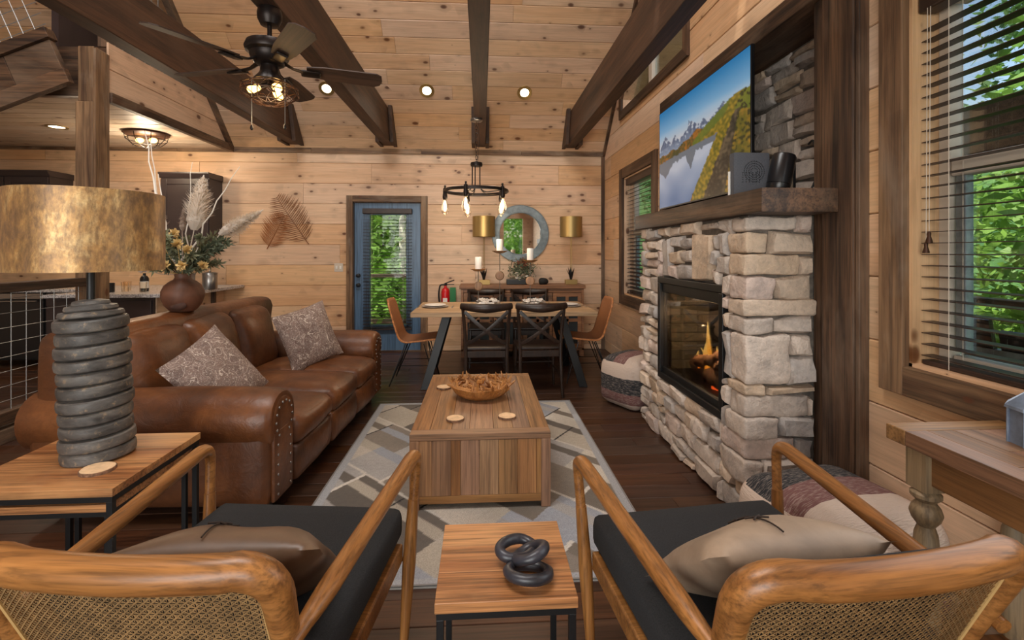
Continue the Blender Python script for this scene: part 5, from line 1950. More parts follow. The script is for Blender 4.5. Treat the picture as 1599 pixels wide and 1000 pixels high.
    for s in (-1, 1):
        path = smooth_path([(s * 0.318, -0.375, 0.565), (s * 0.335, -0.25, 0.585), (s * 0.385, 0.405, 0.655), (s * 0.375, 0.385, 0.48)], 0.075, 8)
        n = len(path)
        MB().tube(path, [0.017 + 0.008 * math.sin(math.pi * min(1, i / (n - 1) * 1.1)) for i in range(n)], 12, up=(0, 0, 1), flat=0.95).build('arm', 'chair_wood', t, angle=80)
        MB().tube([(s * 0.375, 0.385, 0.485), (s * 0.365, 0.365, 0.28), (s * 0.35, 0.35, 0)], [0.019, 0.024, 0.015], 12, up=(0, 1, 0)).build('front_leg', 'chair_wood_z', t, angle=80)
        MB().tube([(s * 0.30, -0.235, 0.40), (s * 0.315, -0.30, 0.2), (s * 0.325, -0.37, 0)], [0.024, 0.022, 0.015], 12, up=(0, 1, 0)).build('rear_leg', 'chair_wood_z', t, angle=80)
    return t


armchair('cane-backed armchair holding the brown leather pillow, on the sofa side', (-0.66, 1.395, 0.0), -7)
armchair('cane-backed armchair holding the pale grey leather pillow, on the fireplace side', (0.752, 1.30, 0.0), 5.5)


def leather_pillow(label, mat, loc, n, roll, w, h, t, seed):
    o, m = throw_pillow('leather_pillow', label, mat, loc, n, roll, w, h, t, seed)
    def on(x, y, e=0.002):
        u, v = x / (w / 2), y / (h / 2)
        kk = (max(0, 1 - abs(u) ** 2.6) ** 0.62) * (max(0, 1 - abs(v) ** 2.6) ** 0.62)
        p = Vector((x, y, t / 2 * kk))
        p.z += noise.noise(Vector((x, y, p.z)) * 7 + Vector((seed * 5.3, 1.7, 0))) * 0.016 * kk + e
        return m @ p
    seam = [on(w * 0.06, -h * 0.44 + h * 0.88 * k / 24) for k in range(25)]
    MB().tube(seam, 0.0022, 5).build('seam', 'thread', o)
    for k in range(3):
        yc = -h * 0.22 + h * 0.22 * k
        MB().tube([on(w * 0.06 - 0.022, yc - 0.018, 0.004), on(w * 0.06, yc, 0.005), on(w * 0.06 + 0.022, yc + 0.018, 0.004)], 0.0025, 5).build('cross_stitch', 'thread', o)
        MB().tube([on(w * 0.06 - 0.022, yc + 0.018, 0.004), on(w * 0.06, yc, 0.005), on(w * 0.06 + 0.022, yc - 0.018, 0.004)], 0.0025, 5).build('cross_stitch', 'thread', o)
    return o


leather_pillow('brown leather pillow with laced seam on the left cane armchair', 'brown_leather', (-0.625, 1.27, 0.565), (-0.02, 0.62, 0.78), 0, 0.50, 0.36, 0.17, 5)
leather_pillow('pale grey-beige leather pillow with laced seam on the right cane armchair', 'grey_leather', (0.715, 1.19, 0.575), (-0.05, 0.62, 0.78), 4, 0.50, 0.36, 0.17, 6)

# ------------------------------------------------------------------ poufs
CR, BK, MV = lin((208, 188, 172)), lin((40, 42, 46)), lin((122, 84, 80))
M['pouf_side'] = stripe_mat('pouf_side_stripes', 2, [(0.0, CR), (0.06, MV), (0.15, BK), (0.28, CR)])


def top_stripes():
    T = NT('pouf_top_stripes')
    tc = T.n('ShaderNodeTexCoord')
    sep = T.n('ShaderNodeSeparateXYZ')
    T.l(tc.outputs['Object'], sep.inputs[0])
    wob = T.noise(tc.outputs['Object'], 7, 3, 0.5)
    h = T.math('ADD', sep.outputs[1], T.math('MULTIPLY', T.math('SUBTRACT', wob, 0.5), 0.02))
    h = T.math('ADD', h, 0.5)
    c = T.ramp(h, [(0.0, CR), (0.41, MV), (0.54, BK), (0.72, CR)], 'CONSTANT')
    fine = T.noise(T.scaled(tc.outputs['Object'], (30, 260, 30)), 1, 3, 0.6)
    m = T.ramp(fine, [(0.5, g(0)), (0.62, g(0.5))])
    c = T.mix(m, c, T.mix(0.62, c, lin((216, 198, 184))))
    T.l(c, T.p.inputs['Base Color'])
    T.set(Roughness=0.95)
    T.bump(fine, 0.8, 0.01)
    return T.m


M['pouf_top'] = top_stripes()


def pouf(label, loc, rz, h, s):
    t = thing('striped_pouf', label, 'pouf', loc, rz, group='striped woven poufs')
    b = MB().softbox((-s, -s, 0), (s, s, h), 0.10, 14, puff=(0.035, 0.035, 0.03), puffneg=(0.035, 0.035, 0), wob=0.008, seed=rz)
    top, side = MB(), MB()
    top.v = side.v = b.v
    for f in b.f:
        p = [Vector(b.v[i]) for i in f]
        n = (p[2] - p[0]).cross(p[3] - p[1])
        if n.length > 0:
            n.normalize()
        zc = sum(q.z for q in p) / 4
        (top if min(q.z for q in p) > h - 0.045 else side).f.append(f)
    for nm, q, mat in (('top_panel', top, 'pouf_top'), ('side_band', side, 'pouf_side')):
        used = sorted({i for f in q.f for i in f})
        mp = {i: k for k, i in enumerate(used)}
        r = MB()
        r.add([b.v[i] for i in used], [tuple(mp[i] for i in f) for f in q.f])
        r.build(nm, mat, t, angle=80)
    return t


pouf('striped woven pouf between the fireplace and the wooden console', (1.40, 1.84, 0), 10, 0.41, 0.27)
pouf('striped woven pouf in the corner beyond the fireplace', (1.37, 4.27, 0), 28, 0.43, 0.235)

# ------------------------------------------------------------------ console with turned legs
con = thing('console_table', 'reclaimed wood console with turned legs under the near window', 'console', (1.50, 0.85, 0))
cz_ = 0.81
MB().box(-0.20, 0.20, 0.56, 0.63, cz_ - 0.048, cz_).build('top_border', 'console_x', con, smooth=False, bevel=0.003)
MB().box(-0.20, 0.20, -0.63, -0.56, cz_ - 0.048, cz_).build('top_border', 'console_x', con, smooth=False, bevel=0.003)
xs_ = [-0.20, -0.13, -0.045, 0.04, 0.13, 0.20]
for k, (a, b) in enumerate(zip(xs_, xs_[1:])):
    y = -0.559
    rr2 = random.Random(k + 40)
    if k in (0, 4):
        MB().box(a + 0.0006, b - 0.0006, -0.559, 0.559, cz_ - 0.047, cz_ - 0.0004).build('top_plank', 'console_y', con, smooth=False, bevel=0.0015)
        continue
    while y < 0.559:
        y2 = min(0.559, y + rr2.uniform(0.22, 0.4))
        MB().box(a + 0.0006, b - 0.0006, y + 0.0006, y2 - 0.0006, cz_ - 0.047, cz_ - 0.0006 - rr2.uniform(0, 0.001)).build('top_plank', 'console_y', con, smooth=False, bevel=0.0015)
        y = y2
for x in (-0.16, 0.14):
    MB().box(x, x + 0.02, -0.55, 0.55, cz_ - 0.15, cz_ - 0.048).build('apron', 'console_y', con, smooth=False, bevel=0.003)
for y in (-0.55, 0.53):
    MB().box(-0.14, 0.14, y, y + 0.02, cz_ - 0.15, cz_ - 0.048).build('apron', 'console_x', con, smooth=False, bevel=0.003)
for x in (-0.145, 0.145):
    for y in (-0.545, 0.545):
        m = Matrix.Translation((x, y, 0))
        lg = MB().lathe([(0.022, 0.0), (0.032, 0.01), (0.034, 0.05), (0.024, 0.08), (0.03, 0.1), (0.032, 0.11), (0.022, 0.13), (0.034, 0.2), (0.038, 0.3), (0.037, 0.42), (0.03, 0.5), (0.022, 0.525), (0.036, 0.545), (0.042, 0.565), (0.036, 0.585), (0.024, 0.60), (0.04, 0.615), (0.04, 0.625), (0.026, 0.64)], 20, m)
        lg.box(x - 0.034, x + 0.034, y - 0.034, y + 0.034, 0.638, cz_ - 0.049)
        lg.build('leg', 'console_z', con, angle=35)
MB().box(-0.17, 0.17, -0.56, 0.56, 0.145, 0.17).build('shelf', 'console_y', con, smooth=False, bevel=0.003)
zl = thing('zinc_lantern', 'blue-grey zinc house-shaped holder on the wooden console', 'lantern', (1.585, 1.275, cz_), 12)
mb = MB()
mb.lathe([(0.068, 0.0), (0.068, 0.10)], 8)
mb.build('body', 'galv_blue', zl, smooth=False)
MB().lathe([(0.078, 0.1005), (0.076, 0.108), (0.03, 0.15), (0.018, 0.152)], 8).build('roof', 'galv_blue', zl, smooth=False)
for k in range(8):
    a = 6.283 * k / 8
    MB().cyl((0.069 * math.cos(a), 0.069 * math.sin(a), 0), (0.069 * math.cos(a), 0.069 * math.sin(a), 0.1), 0.004, n=6).build('corner_rib', 'galv_blue', zl)
MB().tube(arc((0, 0, 0.155), 0.022, -20, 200, 10, 'xz'), 0.003, 6).build('ring_handle', 'black_metal', zl)

# ------------------------------------------------------------------ vase and dried bouquet on the sofa back
VZ = 0.952
vase = thing('vase', 'round brown pottery vase on the ledge of the sofa back', 'vase', (-2.055, 3.47, VZ))
MB().lathe([(0.02, 0.0), (0.062, 0.0), (0.08, 0.010), (0.112, 0.05), (0.130, 0.105), (0.128, 0.140), (0.110, 0.18), (0.08, 0.207), (0.056, 0.22), (0.048, 0.235), (0.052, 0.262), (0.044, 0.262), (0.04, 0.235), (0.042, 0.2)], 40, caps=False).build('body', plain('rust_pottery', (98, 64, 48), 0.55, nscale=6, namt=0.3), vase, angle=70)
MB().ball((0.02, -0.094, 0.05), 0.042, 12, 8, (1.4, 0.5, 0.8)).build('chipped_patch', plain('dark_unglazed_patch', (74, 48, 38), 0.8, nscale=20, namt=0.2), vase)

bq = thing('dried_bouquet', 'dried bouquet of white branches, pampas plumes and grey sprigs in the brown vase', 'dried flowers', (-2.055, 3.47, VZ + 0.2))
rnd = random.Random(5)


def twig(p1, bend, r=0.008, mat='twig'):
    p1 = Vector(p1)
    pts = []
    for i in range(11):
        t = i / 10
        pts.append(Vector((0.018 * rnd.uniform(-1, 1) * (1 - t), 0.015 * rnd.uniform(-1, 1), 0)) * (1 if 0 < i < 10 else 0.6) + p1 * t + Vector((bend * math.sin(math.pi * t), 0, 0)))
    return MB().tube(pts, [r * (1 - 0.72 * i / 10) for i in range(11)], 7).build('branch', mat, bq)


twig((-0.235, -0.02, 1.03), -0.03, 0.010)
twig((-0.215, 0.01, 0.97), -0.05, 0.009)
twig((-0.145, -0.03, 0.74), -0.03, 0.009)
twig((0.03, 0.05, 0.84), 0.0, 0.006)
twig((0.385, -0.02, 0.80), -0.04, 0.008)


def plume(p0, p1, w, mat, seed, n=900, stem=True):
    rn = random.Random(seed)
    p0, p1 = Vector(p0), Vector(p1)
    d = (p1 - p0).normalized()
    mb = MB()
    if stem:
        mb.tube([(0, 0, 0.0), p0 * 0.6, p0, p0.lerp(p1, 0.9)], [0.004, 0.004, 0.003, 0.0015], 5)
    L = (p1 - p0).length
    core_p = [p0.lerp(p1, k / 12) for k in range(13)]
    mb.tube(core_p, [max(0.003, w * 0.27 * min(1, 0.3 + k / 3) * (1 - k / 12) ** 0.8) for k in range(13)], 10)
    for _ in range(n):
        t = rn.random() ** 0.85
        a = rn.uniform(0, 6.283)
        o = d.orthogonal().normalized()
        o = Matrix.Rotation(a, 3, d) @ o
        wid = w * 0.5 * (min(1, 0.35 + t / 0.25) * (1 - t) ** 0.75 + 0.10) * rn.uniform(0.45, 1.05)
        b = p0 + d * (L * t * 0.92)
        e = b + o * wid + d * wid * rn.uniform(0.5, 1.3) + Vector((0, 0, -0.15 * wid))
        m = b.lerp(e, 0.5) + d * 0.008
        s = o.cross(d) * 0.0055
        k = len(mb.v)
        mb.v += [tuple(b), tuple(m - s), tuple(m + s), tuple(e)]
        mb.f += [(k, k + 1, k + 2), (k + 1, k + 3, k + 2)]
    o = mb.build('pampas_plume', mat, bq, smooth=False, normals=False)
    return o


plume((0.085, -0.02, 0.36), (0.15, -0.02, 0.74), 0.25, 'pampas', 1, 1500)
plume((0.26, -0.03, 0.33), (0.56, -0.05, 0.50), 0.16, 'pampas', 2, 1200)
plume((-0.16, 0.05, 0.32), (-0.20, 0.06, 0.58), 0.12, 'pampas_b', 3, 600)
plume((-0.04, 0.06, 0.36), (-0.03, 0.06, 0.52), 0.09, 'pampas_b', 4, 400)
for k in range(30):
    a = 6.283 * k / 30 + rnd.uniform(-0.2, 0.2)
    rad = rnd.uniform(0.12, 0.31)
    tip = Vector((rad * math.cos(a) * 1.15 + 0.05, rad * math.sin(a) * 0.8 - 0.02, rnd.uniform(0.08, 0.34)))
    base = Vector((0.02 * math.cos(a), 0.02 * math.sin(a), 0.05))
    mid = base.lerp(tip, 0.5) + Vector((0, 0, 0.07))
    mb = MB().tube([base, mid, tip], [0.0035, 0.0025, 0.001], 5)
    for q in range(100):
        t = rnd.uniform(0.3, 1.0)
        p = base * (1 - t) ** 2 + mid * 2 * t * (1 - t) + tip * t * t
        dr = (tip - base).normalized() * rnd.uniform(0.3, 1.0) + Vector((rnd.gauss(0, 0.6), rnd.gauss(0, 0.6), rnd.gauss(0, 0.6)))
        dr.normalize()
        L = rnd.uniform(0.03, 0.06)
        s = dr.orthogonal().normalized() * 0.006
        kk = len(mb.v)
        mb.v += [tuple(p), tuple(p + dr * L * 0.5 + s), tuple(p + dr * L), tuple(p + dr * L * 0.5 - s)]
        mb.f += [(kk, kk + 1, kk + 2, kk + 3)]
    mb.build('sprig', 'sprig' if k % 2 else 'sprig_dark', bq, smooth=False, normals=False)
for k, (x, y, z, mat) in enumerate(((-0.17, -0.10, 0.20, 'pink'), (-0.06, -0.13, 0.28, 'straw'), (0.02, -0.12, 0.33, 'straw'), (0.12, -0.15, 0.22, 'straw'), (-0.10, -0.15, 0.12, 'straw'), (0.2, -0.12, 0.12, 'straw'), (-0.02, -0.16, 0.12, 'straw'), (-0.2, -0.08, 0.30, 'straw'), (0.06, -0.16, 0.26, 'straw'), (0.17, -0.1, 0.30, 'sprig'), (-0.12, -0.12, 0.24, 'straw'), (0.1, -0.18, 0.12, 'straw'), (-0.18, -0.12, 0.10, 'pampas_b'))):
    c = Vector((x, y, z))
    mb = MB().tube([(0, 0, 0.05), c * 0.6, c], [0.003, 0.0025, 0.002], 5)
    for q in range(46):
        dr = Vector((rnd.gauss(0, 1), rnd.gauss(0, 1) - 0.5, rnd.gauss(0, 1) + 0.3)).normalized()
        s = dr.orthogonal().normalized() * 0.009
        kk = len(mb.v)
        L = rnd.uniform(0.025, 0.045)
        mb.v += [tuple(c), tuple(c + dr * L * 0.6 + s), tuple(c + dr * L), tuple(c + dr * L * 0.6 - s)]
        mb.f += [(kk, kk + 1, kk + 2, kk + 3)]
    mb.build('flower_head', mat, bq, smooth=False, normals=False)
for k in range(6):
    a = 6.283 * k / 6
    MB().tube([(0.02 * math.cos(a), 0.02 * math.sin(a), -0.1), (0.04 * math.cos(a), 0.03 * math.sin(a), 0.1), (0.1 * math.cos(a), 0.06 * math.sin(a), 0.24)], 0.0035, 5).build('stem', 'stem' if k % 2 else 'twig', bq)

# ------------------------------------------------------------------ dining table and chairs
TX0, TX1, TYA, TYB, TZ = -0.695, 1.16, 4.78, 5.80, 0.765
tcx, tcy = (TX0 + TX1) / 2, (TYA + TYB) / 2
dt = thing('dining_table', 'pale wood dining table on splayed flat black steel legs', 'dining table', (tcx, tcy, 0))
hx, hy = (TX1 - TX0) / 2, (TYB - TYA) / 2
n_ = 6
for k in range(n_):
    MB().box(-hx, hx, -hy + 2 * hy * k / n_ + 0.0005, -hy + 2 * hy * (k + 1) / n_ - 0.0005, TZ - 0.045, TZ).build('top_plank', 'oak_x', dt, smooth=False, bevel=0.002)
for sx in (-1, 1):
    for sy in (-1, 1):
        top = Vector((sx * (hx - 0.34), sy * (hy - 0.18), TZ - 0.05))
        bot = Vector((sx * (hx - 0.135), sy * (hy - 0.04), 0.0))
        mb = MB()
        u, v = Vector((1, 0, 0)), Vector((0, 1, 0))
        vs = []
        for p in (bot, top):
            for a, b in ((-1, -1), (1, -1), (1, 1), (-1, 1)):
                vs.append(p + u * a * 0.042 + v * b * 0.014)
        mb.add(vs, [(0, 1, 2, 3), (4, 5, 6, 7), (0, 1, 5, 4), (1, 2, 6, 5), (2, 3, 7, 6), (3, 0, 4, 7)])
        mb.build('leg', 'black_metal', dt, smooth=False, bevel=0.003)
    MB().box(sx * (hx - 0.34) - 0.05, sx * (hx - 0.34) + 0.05, -hy + 0.1, hy - 0.1, TZ - 0.057, TZ - 0.046).build('leg_plate', 'black_metal', dt, smooth=False)


def bistro(label, loc, rz, proto=[]):
    if proto:
        return dup(proto[0], loc, rz, label)
    t = thing('crossback_chair', label, 'dining chair', loc, rz, group='dark cross-back dining chairs')
    MB().softbox((-0.215, -0.19, 0.435), (0.215, 0.22, 0.47), 0.014, 6).build('seat', 'bistro', t)
    for s in (-1, 1):
        MB().tube(smooth_path([(s * 0.20, -0.26, 0), (s * 0.19, -0.20, 0.42), (s * 0.20, -0.205, 0.62), (s * 0.218, -0.25, 0.85)], 0.1, 5), 0.016, 8, up=(0, 1, 0)).build('rear_leg', 'bistro', t)
        MB().tube([(s * 0.19, 0.19, 0.44), (s * 0.20, 0.21, 0)], [0.019, 0.014], 8).build('front_leg', 'bistro', t)
        MB().tube([(s * 0.195, -0.235, 0.20), (s * 0.195, 0.20, 0.20)], 0.010, 6).build('stretcher', 'bistro', t)
        pts = []
        for i in range(13):
            q = i / 12
            pts.append((s * (-0.20 + 0.40 * q), -0.205 - 0.045 * q - 0.035 * math.sin(math.pi * q), 0.50 + 0.31 * (q ** 1.25)))
        MB().tube(pts, 0.019, 6, flat=0.25, up=(0, 1, 0.1)).build('cross_slat', 'bistro', t)
    pts = []
    for i in range(15):
        q = -1 + 2 * i / 14
        pts.append((0.232 * q, -0.255 - 0.075 * (1 - q * q), 0.862 - 0.012 * (1 - q * q)))
    MB().tube(pts, [0.024 + 0.012 * (1 - abs(-1 + 2 * i / 14)) for i in range(15)], 10, flat=1.25).build('top_rail', 'bistro', t)
    MB().box(-0.18, 0.18, -0.20, -0.182, 0.375, 0.434).build('apron', 'bistro', t, smooth=False, bevel=0.003)
    MB().box(-0.18, 0.18, 0.18, 0.198, 0.375, 0.434).build('apron', 'bistro', t, smooth=False, bevel=0.003)
    MB().tube([(-0.195, 0.2, 0.24), (0.195, 0.2, 0.24)], 0.010, 6).build('stretcher', 'bistro', t)
    proto.append(t)
    return t


bistro('dark cross-back chair on the near side of the dining table, beside the door end', (0.045, 4.72, 0), 0)
bistro('dark cross-back chair on the near side of the dining table, beside the fireplace end', (0.545, 4.72, 0), 2)
bistro('dark cross-back chair on the sideboard side of the table, beside the door end', (0.06, 5.90, 0), 180)
bistro('dark cross-back chair on the sideboard side of the table, beside the far window end', (0.60, 5.90, 0), 178)


def rattan(label, loc, rz, proto=[]):
    if proto:
        return dup(proto[0], loc, rz, label)
    t = thing('rattan_chair', label, 'dining chair', loc, rz, group='rattan chairs at the table ends')
    prof = smooth_path([(0, 0.24, 0.452), (0, -0.17, 0.428), (0, -0.30, 0.865)], 0.11, 8)
    seg = []
    for p, q in zip(prof, prof[1:]):
        n = max(1, int((q - p).length / 0.04))
        seg += [p.lerp(q, k / n) for k in range(n)]
    seg.append(prof[-1])

    def shell(a, b):
        f = b * (len(seg) - 1)
        i = min(int(f), len(seg) - 2)
        p = seg[i].lerp(seg[i + 1], f - i)
        u = 2 * a - 1
        w = 0.225 - 0.02 * b
        if b > 0.93:
            w -= 0.10 * ((b - 0.93) / 0.07) ** 2 * 0.5
        lift = 0.028 * u * u
        nr = Vector((0, 1, 0)).lerp(Vector((0, 0, 1)), max(0, 1 - b * 1.6))
        return Vector((u * w, p.y, p.z)) + nr * lift
    o = MB().grid(16, 36, shell).build('seat_shell', 'rattan_weave', t)
    sm = o.modifiers.new('thickness', 'SOLIDIFY')
    sm.thickness = 0.012
    rim = [shell(0, k / 30) for k in range(31)] + [shell(k / 10, 1) for k in range(1, 11)] + [shell(1, 1 - k / 30) for k in range(1, 31)] + [shell(1 - k / 10, 0) for k in range(1, 10)]
    MB().tube(rim, 0.009, 6, closed=True).build('rim', 'rattan', t)
    mb = MB()
    for k in range(1, 16):
        mb.tube([shell(k / 16, q / 24) + Vector((0, 0.002, 0.002)) for q in range(25)], 0.004, 4)
    stuff(mb.build('cane_rib', 'rattan', t))
    for sx in (-1, 1):
        for y0, y1 in ((0.13, 0.22), (-0.10, -0.25)):
            MB().tube([(sx * 0.10, y0, 0.425), (sx * 0.20, y1, 0.004), (sx * 0.17, y0 * 0.7, 0.425)], 0.006, 6).build('hairpin_leg', 'black_metal', t)
        MB().tube([(sx * 0.155, 0.175, 0.2), (sx * 0.155, -0.18, 0.2)], 0.004, 5).build('brace', 'black_metal', t)
    proto.append(t)
    return t


def rattan_mat():
    T = NT('rattan_weave')
    v = T.coords(rnd=False)
    w = T.n('ShaderNodeTexWave', wave_type='BANDS', bands_direction='X')
    w.inputs['Scale'].default_value = 26
    w.inputs['Distortion'].default_value = 1.0
    T.l(v, w.inputs['Vector'])
    n = T.noise(v, 60, 3, 0.6)
    c = T.ramp(w.outputs['Fac'], [(0.15, lin((96, 56, 32))), (0.5, lin((172, 108, 64))), (1, lin((196, 132, 82)))])
    c = T.mix(T.ramp(n, [(0.3, g(0.5)), (0.6, g(0))]), c, lin((120, 72, 42)))
    T.l(c, T.p.inputs['Base Color'])
    T.set(Roughness=0.5)
    T.bump(w.outputs['Fac'], 0.5, 0.006)
    return T.m


M['rattan_weave'] = rattan_mat()
rattan('rattan chair on hairpin legs at the door end of the dining table', (-0.68, 5.15, 0), -90)
rattan('rattan chair on hairpin legs at the window end of the dining table', (1.10, 5.15, 0), 90)

# place settings, candle holders


def plate_set(label, loc, napkin):
    p = thing('place_setting', label, 'plates', loc, group='plates set on the dining table')
    MB().lathe([(0.0, 0.002), (0.10, 0.0), (0.145, 0.012), (0.142, 0.016), (0.095, 0.006), (0.0, 0.006)], 28, None, caps=False).build('dinner_plate', 'grey_ceramic', p)
    MB().lathe([(0.0, 0.014), (0.07, 0.013), (0.115, 0.026), (0.112, 0.030), (0.065, 0.019), (0.0, 0.019)], 28, None, caps=False).build('salad_plate', 'ceramic', p)
    for s in (-1, 1):
        MB().softbox((s * 0.185 - 0.008, -0.09, 0.0), (s * 0.185 + 0.008, 0.09, 0.004), 0.002, 3).build('cutlery', 'steel', p)
    if napkin:
        rn = random.Random(int(loc[0] * 100))
        q = thing('napkin', 'crumpled grey and white napkin on the ' + napkin, 'napkin', (loc[0], loc[1], loc[2] + 0.031), rn.uniform(0, 360), group='napkins on the plates')

        def fn(a, b):
            u, v = 2 * a - 1, 2 * b - 1
            r = math.hypot(u, v)
            h = 0.03 * noise.noise(Vector((u * 2.2, v * 2.2, loc[0] * 9))) + 0.018 * noise.noise(Vector((u * 5, v * 5, 3)))
            return Vector((u * 0.10, v * 0.10, max(0.0, 0.028 + h - 0.02 * r)))
        o = MB().grid(20, 20, fn).build('cloth', 'napkin', q, angle=180)
        sm = o.modifiers.new('thickness', 'SOLIDIFY')
        sm.thickness = 0.003
        sm.offset = 1


plate_set('stacked plates at the door end of the dining table', (-0.50, 5.28, TZ), None)
plate_set('stacked plates at the window end of the dining table', (0.95, 5.28, TZ), None)
plate_set('stacked plates before the near chair beside the door end', (0.06, 5.06, TZ), 'near plate beside the door end')
plate_set('stacked plates before the near chair beside the fireplace end', (0.56, 5.06, TZ), 'near plate beside the fireplace end')
plate_set('stacked plates before the far chair beside the door end', (0.07, 5.56, TZ), 'far plate beside the door end')
plate_set('stacked plates before the far chair beside the window end', (0.60, 5.56, TZ), 'far plate beside the window end')
for k, (x, y, zp, lb) in enumerate(((-0.035, 5.24, 1.18, 'shortest candle holder with a white pillar candle, beside the door end'), (0.20, 5.32, 1.375, 'tallest candle holder with a white pillar candle, in the middle of the table'), (0.53, 5.26, 1.275, 'middle-height candle holder with a white pillar candle, beside the window end'))):
    h = zp - TZ
    t = thing('candle_holder', lb, 'candle holder', (x, y, TZ), group='candle holders on the dining table')
    MB().lathe([(0.0, 0.0), (0.055, 0.0), (0.055, 0.008), (0.012, 0.014)], 20).build('foot', 'black_metal', t)
    MB().cyl((0, 0, 0.012), (0, 0, h - 0.02), 0.0045, n=8).build('rod', 'steel', t)
    MB().lathe([(0.005, -0.016), (0.04, -0.013), (0.05, 0.0), (0.04, 0.013), (0.005, 0.016)], 20, Matrix.Translation((0, 0, h * 0.55)) @ Matrix.Rotation(R(90), 4, 'X')).build('wood_disc', 'teak_z', t)
    MB().lathe([(0.0, h - 0.03), (0.04, h - 0.026), (0.085, h - 0.004), (0.087, h), (0.03, h - 0.012), (0.0, h - 0.012)], 24, None, caps=False).build('dish', 'teak_z', t)
    c = thing('pillar_candle', 'white pillar candle on the ' + lb.split(' candle')[0] + ' holder', 'candle', (x, y, TZ + h - 0.012), group='white pillar candles')
    MB().lathe([(0.0, 0.0), (0.035, 0.0), (0.036, 0.006), (0.036, 0.134), (0.032, 0.14), (0.0, 0.135)], 22, None, caps=False).build('wax', 'candle', c)
    MB().cyl((0, 0, 0.133), (0.002, 0, 0.148), 0.0015, n=5).build('wick', 'rubber', c)

# ------------------------------------------------------------------ sideboard and what stands on it
sb = thing('sideboard', 'brown wood sideboard with dark mesh doors on the back wall', 'sideboard', (0.535, 6.46, 0))
hx, hy, sh_ = 0.80, 0.21, 0.93
MB().box(-hx - 0.02, hx + 0.02, -hy - 0.02, hy, sh_ - 0.045, sh_).build('top', 'sideboard', sb, smooth=False, bevel=0.004)
mb = MB().box(-hx, -hx + 0.03, -hy, hy, 0.08, sh_ - 0.046).box(hx - 0.03, hx, -hy, hy, 0.08, sh_ - 0.046).box(-hx, hx, hy - 0.02, hy, 0.08, sh_ - 0.046).box(-hx, hx, -hy, hy, 0.08, 0.11).box(-hx, hx, -hy + 0.012, -hy + 0.03, sh_ - 0.095, sh_ - 0.046)
mb.build('body', 'sideboard', sb, smooth=False, bevel=0.003)
for sx in (-1, 1):
    for sy in (-1, 1):
        MB().box(sx * (hx - 0.03) - 0.03, sx * (hx - 0.03) + 0.03, sy * (hy - 0.03) - 0.03, sy * (hy - 0.03) + 0.03, 0, 0.08).build('foot', 'sideboard', sb, smooth=False)
for k in range(4):
    x0 = -hx + 0.03 + k * (2 * hx - 0.06) / 4 + 0.004
    x1 = -hx + 0.03 + (k + 1) * (2 * hx - 0.06) / 4 - 0.004
    z0, z1 = 0.115, sh_ - 0.10
    mb = MB()
    xm = (x0 + x1) / 2
    for a, b, c, d in ((x0, x0 + 0.05, z0, z1), (x1 - 0.05, x1, z0, z1), (x0 + 0.05, x1 - 0.05, z0, z0 + 0.05), (x0 + 0.05, x1 - 0.05, z1 - 0.05, z1), (xm - 0.02, xm + 0.02, z0 + 0.05, z1 - 0.05), (x0 + 0.05, x1 - 0.05, (z0 + z1) / 2 - 0.02, (z0 + z1) / 2 + 0.02)):
        mb.box(a, b, -hy - 0.012, -hy + 0.01, c, d)
    dr = mb.build('door', 'sideboard', sb, smooth=False, bevel=0.002)
    MB().box(x0 + 0.05, x1 - 0.05, -hy, -hy + 0.004, z0 + 0.05, z1 - 0.05).build('mesh_panel', plain('dark_teal_mesh', (34, 40, 42), 0.6), dr, smooth=False)
    MB().ball((x1 - 0.025 if k % 2 == 0 else x0 + 0.025, -hy - 0.02, (z0 + z1) / 2), 0.012, 8, 6).build('knob', 'black_metal', dr)

for x, lb in ((0.03, 'gold drum table lamp on the sideboard, beside the door end'), (1.20, 'gold drum table lamp on the sideboard, beside the far window')):
    t = thing('gold_lamp', lb, 'lamp', (x, 6.44, sh_), group='gold drum lamps on the sideboard')
    MB().box(-0.08, 0.08, -0.045, 0.045, 0, 0.062).build('base', 'brass', t, smooth=False, bevel=0.003)
    mb = MB()
    rn = random.Random(3)
    for k in range(13):
        a = 6.283 * k / 13
        lean_ = rn.uniform(0.25, 0.75)
        tip = Vector((math.cos(a) * 0.075 * lean_ * 1.5, math.sin(a) * 0.05 * lean_ * 1.5, 0.062 + rn.uniform(0.12, 0.19)))
        mid = Vector((math.cos(a) * 0.025, math.sin(a) * 0.02, 0.12))
        s = Vector((-math.sin(a), math.cos(a), 0)) * 0.014
        kk = len(mb.v)
        b0 = Vector((math.cos(a) * 0.012, math.sin(a) * 0.012, 0.061))
        mb.v += [tuple(b0 - s * 0.4), tuple(b0 + s * 0.4), tuple(mid + s), tuple(mid - s), tuple(tip)]
        mb.f += [(kk, kk + 1, kk + 2, kk + 3), (kk + 3, kk + 2, kk + 4)]
    mb.build('leaf_ornament', 'black_satin', t, smooth=False, normals=False)
    for s in (-0.008, 0.012):
        MB().cyl((s, 0, 0.06), (s * 0.6, 0, 0.72), 0.004, n=8).build('rod', 'brass', t)
    sh = MB()
    for r0, flip in ((0.150, 0), (0.147, 1)):
        sh.lathe([(r0, 0.635), (r0, 0.905)] if not flip else [(r0, 0.905), (r0, 0.635)], 36, None, caps=False)
    sh.lathe([(0.147, 0.635), (0.150, 0.635)], 36, None, caps=False).lathe([(0.147, 0.905), (0.150, 0.905)], 36, None, caps=False)
    sd = sh.build('shade', 'brass', t, angle=30)
    mb = MB()
    for k in range(3):
        a = 6.283 * k / 3
        mb.tube([(0, 0, 0.72), (0.147 * math.cos(a), 0.147 * math.sin(a), 0.74)], 0.003, 5)
    mb.build('shade_spider', 'brass', sd)

